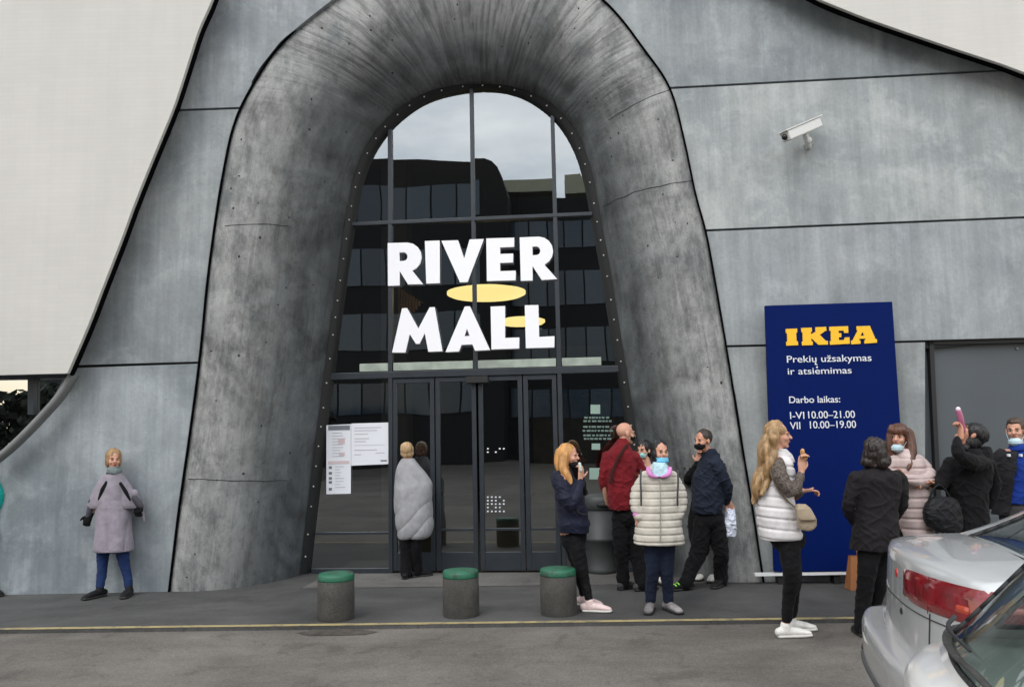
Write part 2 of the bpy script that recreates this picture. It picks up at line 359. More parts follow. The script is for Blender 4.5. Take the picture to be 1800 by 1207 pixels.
# ================================================================ THE GROUND
GY = 9.75                                    # plane of the entrance glazing
def sheet(name, pts, z, m, kind='structure'):
    mb = MB(); mb.add([V((p[0], p[1], z)) for p in pts], [tuple(range(len(pts)))])
    o = mb.build(name, m, fixn=False)
    if o.data.polygons[0].normal.z < 0: o.data.flip_normals()
    return tag(o, kind=kind)
sheet('road', [(-400, -400), (400, -400), (400, 400), (-400, 400)], -.03, M_ROAD)
a = on_z(0, 1107); b = on_z(1550, 1087); dl = (b-a).normalized(); nl = V((-dl.y, dl.x, 0))
def kerbpt(t, o=0): p = a+dl*t+nl*o; return (p.x, p.y)
k0, k1 = -14, 24
mb = MB(); mb.prism([V(kerbpt(k0, .0)+(-.2,)), V(kerbpt(k1, .0)+(-.2,)), V(kerbpt(k1, 5)+(-.2,)), V(kerbpt(k0, 5)+(-.2,))], (0, 0, .2)); tag(mb.build('pavement', M_WALK), kind='structure')
def paint_mat():
    g = G('worn_yellow_paint'); v = g.coords(); f = g.ramp(g.noise(v, 7, 7, .75, .3), [(.34, 0.0), (.52, .85)])
    g.l(g.mix(f, (.13, .12, .10), (.42, .335, .155)), g.b.inputs['Base Color']); g.b.inputs['Roughness'].default_value = .75; return g.m
sheet('yellow_line', [kerbpt(k0, .0), kerbpt(k1, .0), kerbpt(k1, .075), kerbpt(k0, .075)], .004, paint_mat())
e0 = on_z(530, 1034); e1 = on_z(1350, 1026); ed = (e1-e0).normalized()
e0 -= ed*.0; sheet('entrance_paving', [(e0.x, e0.y), (e1.x+2.5, e1.y+.2), (e1.x+2.5, 9.6), (e0.x, 9.7)], .004, M_SLAB)
st = [on_z(x, y) for x, y in ((522, 1106), (560, 1101), (640, 1100), (664, 1104), (640, 1109), (600, 1110), (545, 1111))]
tag(sheet('ground_patch', [(p.x, p.y) for p in st], -.026, mat('dark_patch', (.075, .064, .056), .6, var=.4, vscale=12)), kind='structure')  # flat dark patch on the road round the left bollard's foot

# ================================================================ THE MALL BUILDING
mall = empty('shopping_mall', (0, 9, 0), 0, 'grey concrete mall front with a rounded arch around its glazed entrance', 'building')
MO = V((0, 9, 0))
DL, YR = 8.98, 9.03
fL = lambda x, y, o=0: on_d(x, y, DL+o)-MO
fR = lambda x, y, o=0: on_y(x, y, YR+o)-MO
OUT_L = [(640, -40), (590, 0), (555, 27), (500, 72), (462, 120), (428, 180), (408, 235), (390, 320), (375, 410), (362, 520), (350, 640), (330, 790), (315, 900), (298, 1045)]
OUT_R = [(1010, -40), (1058, 0), (1092, 35), (1135, 92), (1172, 142), (1190, 190), (1212, 290), (1222, 340), (1240, 405), (1258, 500), (1275, 609), (1293, 700), (1310, 810), (1325, 920), (1345, 1045)]
WL = [(383, -40), (372, 0), (350, 50), (335, 95), (315, 158), (300, 200), (265, 285), (235, 360), (213, 420), (180, 505), (153, 575), (118, 656), (95, 700), (70, 735), (35, 775), (0, 808), (-60, 850), (-180, 900)]
def panel(name, m, f, left, right, tl, tr, bl, br, th=.09, nu=10, nv=26, parent=mall, off=0):
    vs = []; fs = []
    for i in range(nv+1):
        t = i/nv; yl = tl+(bl-tl)*t; yr = tr+(br-tr)*t; xl = left(yl); xr = right(yr)
        for j in range(nu+1):
            u = j/nu; vs.append(f(xl+(xr-xl)*u, yl+(yr-yl)*u, off))
    n = len(vs); vs += [f2 for f2 in (p+V((0, th, 0)) for p in vs)]
    q = lambda i, j, b=0: b*n+i*(nu+1)+j
    for i in range(nv):
        for j in range(nu):
            fs.append((q(i, j), q(i+1, j), q(i+1, j+1), q(i, j+1))); fs.append((q(i, j, 1), q(i, j+1, 1), q(i+1, j+1, 1), q(i+1, j, 1)))
    for i in range(nv):
        fs.append((q(i, 0), q(i, 0, 1), q(i+1, 0, 1), q(i+1, 0))); fs.append((q(i, nu), q(i+1, nu), q(i+1, nu, 1), q(i, nu, 1)))
    for j in range(nu):
        fs.append((q(0, j), q(0, j+1), q(0, j+1, 1), q(0, j, 1))); fs.append((q(nv, j), q(nv, j, 1), q(nv, j+1, 1), q(nv, j+1)))
    mb = MB(); mb.add(vs, fs); return mb.build(name, m, parent)
oL = lambda y: interp(OUT_L, y)-(1 if y > 150 else 6)
oR = lambda y: interp(OUT_R, y)+1
wl = lambda y: interp(WL, y)-45 if y < 656 else interp(WL, y)-2
g = 2.0
panel('cladding_panel', CL[0], fL, wl, oL, -40, -40, 196-g, 190-g)
panel('cladding_panel', CL[1], fL, wl, oL, 196+g, 190+g, 645-g, 637-g)
panel('cladding_panel', CL[2], fL, lambda y: min(interp(WL, y)-2, 118), oL, 645+g, 637+g, 1050, 1045, nu=16)
R1 = lambda x: 155+(x-1180)*(-33/620); R2 = lambda x: 405+(x-1240)*(-23/560); R3 = lambda x: 608.5+(x-1275)*(-9/350)
XE = 2300
panel('cladding_panel', CL[3], fR, oR, lambda y: XE, -40, -260, R1(1180)-g, R1(XE)-g)
panel('cladding_panel', CL[4], fR, oR, lambda y: XE, R1(1182)+g, R1(XE)+g, R2(1240)-g, R2(XE)-g)
panel('cladding_panel', CL[5], fR, oR, lambda y: XE, R2(1240)+g, R2(XE)+g, R3(1275)-g, R3(XE)-g)
panel('cladding_panel', CL[6], fR, oR, lambda y: 1626, R3(1275)+g, R3(1626)+g, 1050, 1050)
panel('backing', M_JOINT, fL, lambda y: interp(WL, y)-50 if y < 700 else interp(WL, y)+6, lambda y: interp(OUT_L, y)+14, -40, -40, 1050, 1045, th=.03, off=.07)
panel('backing', M_JOINT, fR, lambda y: interp(OUT_R, y)-14, lambda y: XE, -40, -260, 640, 560, th=.03, off=.07)
panel('backing', M_JOINT, fR, lambda y: interp(OUT_R, y)-14, lambda y: 1620, 641, 634, 1050, 1050, th=.03, off=.07)

# pale tiled upper walls standing proud of the concrete
def slab(name, poly, m, f, vec, parent=mall):
    mb = MB(); mb.prism([f(x, y) for x, y in poly], vec); return mb.build(name, m, parent)
curve = [(p.x, p.y) for p in catmull([V((x, y, 0)) for x, y in WL[:12]], 5)]
fW = lambda x, y: on_d(x, y, 8.66)-MO
slab('pale_wall', [(520, -420)]+curve+[(0, 659), (-900, 674), (-900, -420)], M_WHITE, fW, (0, .05, 0))
crv = [(1330, -60), (1440, -1), (1520, 31), (1600, 59), (1680, 86), (1760, 112), (1800, 127), (1900, 165), (2300, 330)]
fW2 = lambda x, y: on_y(x, y, 8.72)-MO
slab('pale_wall', crv+[(2300, -420), (1000, -420), (1000, -180)], M_WHITE, fW2, (0, .05, 0))
mb = MB(); mb.tube([fW(x+1, y)+V((0, .075, 0)) for x, y in curve], [(.018, .03)], n=8, ex=5, sub=1); mb.build('wall_edge_shade', M_SHADE_SEAM, mall, smooth=True)  # black strip put in as the shade along the pale wall's edge
mb = MB(); mb.tube([fW2(x, y+1)+V((0, .075, 0)) for x, y in crv[:8]], [(.018, .03)], n=8, ex=5, sub=4); mb.build('wall_edge_shade', M_SHADE_SEAM, mall, smooth=True)  # same painted shade strip under the right-hand pale wall
# window beside the left flank
fw = lambda x, y: on_d(x, y, 9.02)-MO
gl = MB(); gl.add([fw(x, y) for x, y in ((-600, 640), (140, 640), (114, 663), (70, 735), (0, 812), (-120, 880), (-600, 1040))], [tuple(range(7))])
wn = gl.build('window', M_SIDEGLASS, mall)
M_BAND = mat('grey_edge_trim', (.16, .165, .165), .5, var=.1)
mb = MB(); pts = [fW(x, y)+V((0, .14, 0)) for x, y in ((114, 660), (90, 697), (58, 733), (22, 770), (-14, 802), (-70, 840), (-190, 888))]
mb.tube(pts, [(.035, .06)], n=8, ex=5, sub=3); mb.build('edge_trim', M_BAND, mall, smooth=True)
mb = MB(); mb.bar(fw(60, 655)+V((0, -.03, 0)), fw(60, 728)+V((0, -.03, 0)), .07, .06)
mb.bar(fw(-600, 676)+V((0, -.04, 0)), fw(125, 661)+V((0, -.04, 0)), .04, .05); mb.build('window_frame', M_FRAME, wn)
mb = MB(); c = [fw(x, y)+V((0, .5, 0)) for x, y in ((-700, 600), (160, 600), (200, 1100), (-700, 1100))]; mb.prism(c, (0, .1, 0)); mb.build('window_backing', M_BLACK, mall)

# grey service door at the right
fd = lambda x, y, o=0: on_y(x, y, YR+.13+o)-MO
mb = MB(); mb.prism([fd(x, y) for x, y in ((1615, 590), (XE, 570), (XE, 1060), (1615, 1060))], (0, .06, 0))
dr = mb.build('service_door', mat('door_grey_paint', (.070, .082, .095), .5, var=.1, vscale=1.2, bump=.05), mall)
mb = MB(); mb.bar(fd(1632, 600)+V((0, -.04, 0)), fd(1652, 1030)+V((0, -.04, 0)), .045, .08); mb.bar(fd(1628, 603)+V((0, -.04, 0)), fd(XE, 588)+V((0, -.04, 0)), .05, .08); mb.build('door_edge_shade', M_BLACK, dr)  # black bars put in as the shade along the recessed door's edges
mb = MB(); mb.ell(fd(1787, 613)+V((0, -.01, 0)), .014); mb.build('door_stud', mat('dull_steel', (.4, .4, .4), .4, metal=.8), dr, smooth=True)

# rounded concrete surround, swept from the outer seam to the glazing
PAIR = [((297, 1050), (525, 1035)), ((315, 900), (540, 900)), ((335, 760), (557, 760)), ((352, 630), (574, 630)), ((365, 500), (590, 510)), ((378, 400), (603, 420)),
        ((392, 312), (615, 345)), ((411, 225), (632, 285)), ((440, 160), (658, 237)), ((490, 85), (695, 198)), ((562, 20), (740, 168)), ((680, -58), (788, 153)),
        ((830, -98), (840, 148)), ((965, -65), (893, 152)), ((1065, 6), (945, 169)), ((1135, 92), (992, 205)), ((1178, 158), (1024, 255)), ((1202, 245), (1043, 315)),
        ((1222, 340), (1057, 390)), ((1242, 415), (1072, 470)), ((1262, 525), (1088, 570)), ((1283, 650), (1106, 680)), ((1302, 770), (1122, 780)), ((1322, 890), (1141, 890)), ((1346, 1050), (1170, 1035))]
oc = catmull([V((x, y, 0)) for (x, y), q in PAIR], 12); ic = catmull([V((x, y, 0)) for q, (x, y) in PAIR], 12)
NS = len(oc); NT = 26; YI = 9.65
def arch_depth(s): u = min(1, max(0, (s-.30)/.40)); return u*u*(3-2*u)
PO = []; PI_ = []
for i in range(NS):
    s = i/(NS-1); p = oc[i]; q = ic[i]; wgt = arch_depth(s); d = ray(p.x, p.y)
    tl = DL/d.dot(hf); tr = YR/d.y; PO.append(CAM+d*(tl*(1-wgt)+tr*wgt)); PI_.append(on_y(q.x, q.y, YI))
vs = []; fs = []; uvs = []
for i in range(NS):
    s = i/(NS-1)
    for j in range(NT+1):
        t = j/NT; th = t*pi/2; P = PO[i]; Q = PI_[i]
        k = sin(th)**1.05; x = P.x+(Q.x-P.x)*k; z = P.z+(Q.z-P.z)*k; y = P.y+(Q.y-P.y)*(1-cos(th))**.92 - .07*sin(pi*min(1, t*1.5))
        pv = V((x, y, z)); lump = noise.noise(pv*1.3)*.04+noise.noise(pv*3.5)*.016
        y += lump*sin(pi*t)**.5 if 0 < t < 1 else 0
        if abs((s*24) % 3-.1) < .03 and .02 < t: y += .012
        vs.append(V((x, y, z))-MO); uvs.append((s, t))
for i in range(NS-1):
    for j in range(NT):
        a = i*(NT+1)+j; fs.append((a, a+1, a+NT+2, a+NT+1))
me = bpy.data.meshes.new('arch_surround'); me.from_pydata([tuple(v) for v in vs], [], fs)
ul = me.uv_layers.new(name='UVMap')
for lp in me.loops: ul.data[lp.index].uv = uvs[lp.vertex_index]
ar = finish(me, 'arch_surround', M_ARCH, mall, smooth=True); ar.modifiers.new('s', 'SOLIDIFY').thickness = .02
mb = MB(); mb.tube([p-MO+V((0, -.012, 0)) for p in PO], [(.011, .025)], n=6, sub=1); mb.build('seam_trim', M_SHADE_SEAM, mall, smooth=True)
def joint_at(yy, right, t0, t1):
    rng = range(int(NS*.62), NS) if right else range(0, int(NS*.38)); i = min(rng, key=lambda i: abs(oc[i].y-yy)); base = i*(NT+1)
    mb = MB(); mb.tube([vs[base+j]+V((0, 0, .012*noise.noise(V((j*.4, yy, 0))))) for j in range(int(t0*NT), int(t1*NT))], [.004+.003*abs(noise.noise(V((j*.7, yy, 2)))) for j in range(int(t0*NT), int(t1*NT))], n=5, sub=1); mb.build('cast_joint', M_JOINT, mall)
joint_at(158, True, .03, .55); joint_at(316, True, .03, .9); joint_at(838, False, .05, .75); joint_at(398, False, .08, .5); 
# small formwork holes cast in the surround
rr = random.Random(3)
for k in range(70):
    i = rr.randrange(4, NS-4); j = rr.randrange(2, int(NT*.75)); a = i*(NT+1)+j; n = (vs[a+1]-vs[a]).cross(vs[a+NT+1]-vs[a]).normalized()
    if n.y > 0: n = -n
    R = n.to_track_quat('Z', 'Y').to_matrix(); mb = MB(); mb.ell(vs[a]-n*.001, (rr.uniform(.008, .018), rr.uniform(.008, .020), .004), R, 8, 4); mb.build('formwork_hole', M_JOINT, mall)
# glazing outline, offset inwards from the concrete
GP = []
for i in range(NS):
    a = ic[max(0, i-1)]; b = ic[min(NS-1, i+1)]; t = (b-a).normalized(); n = V((-t.y, t.x, 0))   # photo y points down
    if n.dot(V((840, 650, 0))-ic[i]) < 0: n = -n
    o = 16*abs(n.x)+10*abs(n.y); p = ic[i]+n*o; GP.append(on_y(p.x, p.y, GY))
mb = MB(); vv = []; ff = []
for i in range(NS):
    A = PI_[i]; B = GP[i]; vv += [A+V((0, -.01, 0)), A.lerp(B, .5)+V((0, -.03, 0)), B+V((0, -.03, 0)), B+V((0, .03, 0))]
for i in range(NS-1):
    for j in range(3): a = i*4+j; ff.append((a, a+1, a+5, a+4))
mb.add([v-MO for v in vv], ff); mb.build('reveal_band', mat('reveal_metal', (.008, .009, .010), .6), mall, smooth=True)
M_STUD = mat('pale_bolt', (.60, .60, .57), .35, metal=.2)
# bolts along the reveal
acc = 0; last = PI_[0]; nst = 0
for i in range(6, NS-1):
    m_ = PI_[i].lerp(GP[i], .42)+V((0, -.035, 0)); acc += (PI_[i]-last).length; last = PI_[i]
    if acc > .21 and nst < 96:
        acc = rr.uniform(-.05, .03); mb = MB(); mb.ell((0, 0, 0), .011, seg=8, rings=5); mb.build('bolt', M_STUD, mall, loc=m_-MO); nst += 1

# ---- frames, panes, doors
def clip(poly, ax, val, keep_gt):
    r = []
    for i in range(len(poly)):
        a = poly[i]; b = poly[(i+1) % len(poly)]; ia = (a[ax] > val) == keep_gt; ib = (b[ax] > val) == keep_gt
        if ia: r.append(a)
        if ia != ib: t = (val-a[ax])/(b[ax]-a[ax]); r.append((a[0]+(b[0]-a[0])*t, a[1]+(b[1]-a[1])*t))
    return r
outl = [(p.x, max(p.z, .02)) for p in GP]
gx = lambda px, py=820: on_y(px, py, GY).x
gz = lambda py, px=840: on_y(px, py, GY).z
X1, X2, X3 = gx(687, 500), gx(834, 500), gx(979, 500)
Z1, Z2 = gz(386), gz(655)
cols = [(-9, X1), (X1, X2), (X2, X3), (X3, 9)]
def pane(poly, name='glass_pane', parent=mall, y=GY, tilt=.0022):
    cx = sum(p[0] for p in poly)/len(poly); cz = sum(p[1] for p in poly)/len(poly); a = rr.uniform(-tilt, tilt); b = rr.uniform(-tilt, tilt)
    pts = [V((p[0], y+a*(p[0]-cx)+b*(p[1]-cz), p[1]))-MO for p in poly]
    mb = MB(); mb.add(pts, [tuple(range(len(pts)))]); return mb.build(name, M_GLASS, parent)
for c, (xa, xb) in enumerate(cols):
    for za, zb in ((Z2, Z1), (Z1, 9)):
        q = clip(clip(clip(clip(outl, 0, xa, True), 0, xb, False), 1, za, True), 1, zb, False)
        if len(q) > 2: pane(q)
    if c in (0, 3): pane(clip(clip(clip(outl, 0, xa, True), 0, xb, False), 1, Z2, False))
def span_z(x):                      # arch height above x
    zz = [p[1] for i, p in enumerate(outl[:-1]) if (p[0]-x)*(outl[i+1][0]-x) <= 0]; return max(zz) if zz else 5.5
def span_x(z):
    xs = [outl[i][0] for i in range(len(outl)-1) if (outl[i][1]-z)*(outl[i+1][1]-z) <= 0]; return min(xs), max(xs)
def member(name, x0, x1, z0, z1, y0=GY-.05, y1=GY+.06, m=M_FRAME, parent=mall):
    mb = MB(); mb.box((x0, y0-9, z0), (x1, y1-9, z1)); return mb.build(name, m, parent, bevel=.004)
for x, wd in ((X1, .05), (X2, .045), (X3, .05)):
    member('mullion', x-wd/2, x+wd/2, Z2 if x == X2 else 0, span_z(x)+.02)
for z, wd in ((Z1, .045), (Z2, .08)):
    a, b = span_x(z); member('transom', a-.03, b+.03, z-wd/2, z+wd/2, GY-.053, GY+.063)
M_PALE_BAND = mat('pale_green', (.33, .38, .33), .5, var=.25, vscale=5)  # pale green strips across the panes above the doors
for xa, xb in ((gx(633, 640), X1-.03), (X1+.035, X2-.03), (X2+.03, X3-.035), (X3+.035, gx(1057, 640))):
    member('pale_band', xa, xb, Z2+.05, Z2+.15, GY-.03, GY-.004, M_PALE_BAND)
for xa, xb in ((span_x(.6)[0], X1), (X3, span_x(.6)[1])):
    member('transom', xa, xb, .46, .49, GY-.02, GY+.03); member('transom', xa-.03, xb, .0, .06, GY-.04, GY+.04)
DXS = [(691, 765), (767, 839), (843, 921), (923, 982)]
for xa, xb in DXS:
    a = gx(xa); b = gx(xb); zt = Z2-.045
    mb = MB()
    mb.box((a, GY-.03-9, .02), (a+.055, GY+.02-9, zt)); mb.box((b-.055, GY-.03-9, .02), (b, GY+.02-9, zt))
    mb.box((a+.055, GY-.028-9, .02), (b-.055, GY+.018-9, .24)); mb.box((a+.055, GY-.028-9, zt-.06), (b-.055, GY+.018-9, zt)); mb.box((a+.055, GY-.02-9, .49), (b-.055, GY+.01-9, .52))
    d = mb.build('door', M_FRAME, mall, bevel=.004)
    pane([(a+.05, .23), (b-.05, .23), (b-.05, zt-.05), (a+.05, zt-.05)], 'door_glass', d)
member('door_operator', gx(823), gx(862), Z2-.13, Z2-.05, GY-.11, GY-.03, M_BLACK)

# notices and stickers on the glass
GS = GY-.025
def flat(name, poly, m, parent, Y=GS, th=-.008, O=MO):
    mb = MB(); mb.prism([on_y(x, y, Y)-O for x, y in poly], (0, th, 0)); return mb.build(name, m, parent)
NO = on_y(630, 800, GS); M_PAPER = mat('poster_white', (.76, .78, .84), .45); M_INK = mat('grey_ink', (.16, .17, .20), .6); M_INK2 = mat('pale_ink', (.50, .50, .55), .6); M_PINK = mat('pink_ink', (.62, .50, .53), .6)
no = empty('notice_board', NO, 0, 'white L-shaped notice on the glass left of the entrance doors', 'notice board')
flat('notice_panel', [(574, 747), (617, 745), (617, 867), (574, 868)], M_PAPER, no, O=NO)
flat('notice_panel', [(617.6, 744), (686, 742), (686, 815), (617.6, 818)], M_PAPER, no, O=NO, Y=GS-.001)
mb = MB()
def ink(m, rects, nm):
    mb = MB()
    for x0, y0, x1, y1 in rects: mb.prism([on_y(x, y, GS-.0105)-NO for x, y in ((x0, y0), (x1, y0-.02*(x1-x0)), (x1, y1-.02*(x1-x0)), (x0, y1))], (0, -.0015, 0))
    mb.build(nm, m, no)
rr2 = random.Random(11)
ink(M_INK, [(577, 748, 615, 756)]+[(578, y, 583.5, y+4.5) for y in (819, 829, 838, 845, 857)]+[(669, 808, 680, 810.5)], 'printed_block')
ink(M_INK2, [(584, 760+k*5.1, 584+rr2.uniform(12, 25), 761.3+k*5.1) for k in range(9)]+[(589, 819+k*5.2, 589+rr2.uniform(8, 18), 820.2+k*5.2) for k in range(8)]
    + [(623, y, 623+l, y+1.5) for y, l in ((751, 47), (756, 40), (762, 24), (770, 26), (775, 20), (790, 40), (798, 12))]+[(660, 795, 676, 796.4), (623, 782, 676, 782.7)], 'printed_text')
ink(M_PINK, [(577, 810, 614, 815), (594, 771, 606, 780), (596, 795, 606, 801)], 'printed_tint')
# stickers on the right-hand pane
M_STK = mat('sticker_green_white', (.27, .38, .33), .5)
so_ = on_y(1040, 780, GS); stn = empty('window_sticker', so_, 0, 'pale green lettering and square symbols stuck on the glass right of the doors', 'sticker')
for x0, y0, x1, y1 in [(1038, 711, 1055, 727), (1040, 779, 1055, 790), (1036, 822, 1056, 842)]:
    mb = MB(); mb.prism([on_y(x, y, GS)-so_ for x, y in ((x0, y0), (x1, y0), (x1, y1), (x0, y1))], (0, -.002, 0)); mb.build('symbol_square', M_STK, stn)
mb = MB()
for y in (732, 738, 748, 755, 763, 769): 
    x = 1024+rr2.uniform(0, 3)
    while x < 1072: 
        l = rr2.uniform(3, 8); mb.prism([on_y(q, r, GS)-so_ for q, r in ((x, y), (x+l, y), (x+l, y+3.4), (x, y+3.4))], (0, -.002, 0)); x += l+rr2.uniform(1.2, 2.5)
mb.build('lettering', mat('sticker_faint', (.13, .19, .17), .5), stn)
so2 = on_y(872, 840, GS-.012); st2 = empty('door_sticker', so2, 0, 'rows of small white marks stuck on the right sliding door glass', 'sticker')
for y in (787, 793, 872, 878, 884, 890, 897):
    for k in range(5):
        if rr2.random() < .75: x = 856+k*7; mb = MB(); mb.prism([on_y(q, r, GS)-so2 for q, r in ((x, y), (x+3, y), (x+3, y+2.4), (x, y+2.4))], (0, -.002, 0)); mb.build('printed_mark', M_PAPER, st2)


# ---- RIVER MALL letters, cut from thick board, in front of the glazing
sg = empty('entrance_sign', on_y(835, 520, GY-.055), 0, 'big white two-line lettering fixed across the entrance glazing', 'sign')
ZS = 2.2345
def arc(cx, cy, rx, ry, a0, a1, n=7): return [(cx+rx*cos(radians(a0+(a1-a0)*k/n)), cy+ry*sin(radians(a0+(a1-a0)*k/n))) for k in range(n+1)]
LET = {
 'letter_R': [[(318, 733), (392, 731)]+arc(394, 787, 55, 56, -90, 72)+[(414, 843), (454, 892), (397, 893), (363, 838), (363, 897), (319, 899)], [(362, 768), (378, 767)]+arc(379, 785, 17, 18, -80, 80, 5)+[(378, 803), (362, 804)]],
 'letter_I': [[(464, 725), (519, 723), (521, 888), (469, 890)]],
 'letter_V': [[(529, 724), (592, 722), (617, 797), (639, 719), (692, 717), (630, 884), (601, 885)]],
 'letter_E': [[(705, 715), (812, 712), (812, 746), (757, 748), (757, 776), (808, 774), (808, 807), (757, 809), (757, 843), (818, 841), (818, 877), (707, 880)]],
 'letter_R.': [[(836, 711), (905, 708)]+arc(910, 764, 55, 56, -90, 66)+[(933, 820), (980, 872), (922, 876), (884, 818), (885, 878), (840, 879)], [(884, 745), (900, 744)]+arc(900, 762, 17, 18, -80, 80, 5)+[(898, 780), (884, 781)]],
 'letter_M': [[(335, 1160), (374, 989), (392, 988), (437, 1070), (482, 985), (500, 984), (531, 1155), (477, 1157), (463, 1082), (441, 1126), (428, 1126), (403, 1086), (386, 1160)]],
 'letter_A': [[(545, 1158), (620, 982), (639, 981), (717, 1150), (660, 1153), (650, 1128), (606, 1130), (596, 1156)], [(616, 1098), (640, 1097), (628, 1064)]],
 'letter_L': [[(722, 982), (776, 980), (776, 1105), (832, 1103), (832, 1144), (725, 1148)]],
 'letter_L.': [[(856, 977), (907, 976), (910, 1101), (970, 1098), (970, 1140), (860, 1143)]]}
for nm, loops in LET.items():
    lp = [[on_y(540+x/ZS, 100+y/ZS, GY-.055) for x, y in l] for l in loops]
    curve_poly(nm.strip('.'), [[(p.x, p.z) for p in l] for l in lp], .018, M_LETTER, sg, lambda c: V((c.x, GY-.055+c.z, c.y))-sg.location, bevel=.004)
mb = MB()
for px, py in ((690, 470), (760, 468), (820, 465), (880, 460), (950, 458), (705, 590), (822, 588), (880, 580), (950, 578)): p = on_y(px, py, GY-.05)-sg.location; mb.bar(p, p+V((0, .045, 0)), .03, .03, V((0, 0, 1)))
mb.build('sign_bracket', M_FRAME, sg)

# ---- lobby behind the glass
M_DARKW = mat('lobby_wall_paint', (.045, .046, .045), .8, var=.3, vscale=.8); M_LFLOOR = mat('lobby_floor_tile', (.10, .10, .095), .35, var=.2, vscale=1.5)
def part_box(name, a, b, m, parent=mall, bevel=0): mb = MB(); mb.box(V(a)-MO, V(b)-MO); return mb.build(name, m, parent, bevel=bevel)
part_box('lobby_floor', (-7, GY+.08, -.1), (5, 22, .015), M_LFLOOR)
part_box('lobby_back_wall', (-7, 22, -.1), (5, 22.2, 7), M_DARKW); part_box('lobby_side_wall', (-7.2, GY+.08, -.1), (-7, 22.2, 7), M_DARKW); part_box('lobby_side_wall', (5, GY+.08, -.1), (5.2, 22.2, 7), M_DARKW)
part_box('lobby_ceiling', (-7.2, GY+.08, 7), (5.2, 22.2, 7.2), M_DARKW)
part_box('lobby_balcony', (-7, 17, 3.0), (5, 22, 3.5), mat('balcony_fascia', (.06, .06, .055), .6))
for x in (-3.6, 1.9): part_box('lobby_column', (x-.25, 15, .015), (x+.25, 15.5, 7), mat('lobby_column_paint', (.09, .085, .07), .6))
part_box('lobby_shopfront', (-1.2, 19, .02), (1.6, 19.2, 2.6), mat('shopfront_warm', (.17, .13, .07), .6, var=.6, vscale=2))
p = on_y(722, 530, 12.2); cr_ = empty('timber_screen', p, 0, 'orange timber slatted screen hanging inside behind the first letter R', 'screen')
mb = MB()
for k in range(9): q = on_y(702+k*4.9, 530, 12.2)-p; mb.box((q.x-.015, -.02, -.27+.004*k*k), (q.x+.015, .03, .22-.03*k))
mb.build('slats', mat('orange_timber', (.30, .13, .045), .5, var=.3, vscale=4), cr_)
M_LAMP = mat('lamp_disc_glow', (.9, .7, .35), .5, emit=(1, .72, .27, 2.6))
for (px, py, Y, rx_, lab) in ((855, 515, 13.0, .655, 'larger glowing yellow disc lamp hanging between the two sign lines'), (918, 565, 14.5, .42, 'smaller glowing yellow disc lamp hanging behind the letters L'), (703, 571, 16.0, .10, 'tiny yellow lamp glowing behind the letter M')):
    p = on_y(px, py, Y); e = empty('pendant_lamp', p, 0, lab, 'lamp', 'disc lamps hanging in the lobby')
    mb = MB(); mb.lathe([(.01, .05), (rx_*.8, .05), (rx_, .02), (rx_, -.02), (rx_*.9, -.05), (.01, -.055)], 40); mb.build('lamp_shade', M_LAMP, e, smooth=True)
    mb = MB(); mb.bar((0, 0, .05), (0, 0, 7-p.z), .012, .012); mb.build('lamp_cord', M_BLACK, e)

# ================================================================ what the glazing mirrors: the far side of the street
def mir(px, py, Yv): p = on_y(px, py, Yv); return V((p.x, 2*GY-Yv, p.z))
def far_block(name, pl, pr, prof, Yv, label, m_wall, floors, pitch):
    A = mir(pl, 700, Yv); B = mir(pr, 700, Yv); o = V((A.x, A.y, 0)); rt = empty(name, o, 0, label, 'building')
    pts = [V((mir(x, y, Yv).x, A.y, mir(x, y, Yv).z))-o for x, y in prof]; top = max(p.z for p in pts)
    poly = [V((0, 0, 0))]+pts+[V((B.x-A.x, 0, 0))]
    mb = MB(); mb.prism(poly, (0, -14, 0)); mb.build('wall', m_wall, rt)
    x1 = (B-A).x; 
    for yt, yb in floors:
        zt = mir(760, yt, Yv).z; zb = mir(760, yb, Yv).z; x = .5
        while x+pitch < x1-.3:
            k = int(x/pitch) % 5; wd = pitch-.10
            mb = MB(); mb.box((x, 0, zb), (x+wd, .06, zt)); mb.build('window', M_FARG[k % 3], rt); x += pitch
    return rt
M_FARW = mat('far_wall_dark', (.017, .019, .022), .8); M_FARG = [mat('far_glass_%d' % k, c, .12, spec=.8) for k, c in enumerate([(.050, .084, .122), (.078, .118, .160), (.038, .062, .096)])]
FL = [(322, 385), (440, 503), (552, 615), (668, 725)]
far_block('office_block', 330, 888, [(330, 283), (640, 276), (760, 277), (850, 279), (862, 284), (872, 295), (880, 312), (888, 345)], 46, 'dark office block with blue window bands mirrored in the left of the arch glazing', M_FARW, FL, 1.45)
far_block('low_office_block', 888, 1290, [(888, 350), (1290, 338)], 49, 'lower dark office block mirrored in the right of the arch glazing', M_FARW, [(395, 440), (485, 540), (580, 640), (690, 740)], 1.2)
p0 = mir(883, 347, 52); p1 = mir(976, 318, 52)
mb = MB(); mb.box((0, -3, 0), (p1.x-p0.x, 0, p1.z-p0.z-.1)); ph = mb.build('roof_house', mat('cream_render', (.50, .52, .40), .8), loc=(p0.x, p0.y, p0.z+.25)); tag(ph, 'cream roof house on the lower block mirrored in the arch top', 'roof house')
p0 = mir(1000, 345, 52); p1 = mir(1040, 312, 52)
mb = MB(); mb.prism([V((0, 0, 0)), V((.0, 0, p1.z-p0.z)), V((p1.x-p0.x-.6, 0, p1.z-p0.z)), V((p1.x-p0.x, 0, 0))], (0, -3, 0)); ph = mb.build('stair_house', mat('cream_render', (.5, .5, .4), .8), loc=(p0.x, p0.y, p0.z+.25)); tag(ph, 'small cream stair house with a slanted side mirrored at the arch edge', 'roof house')

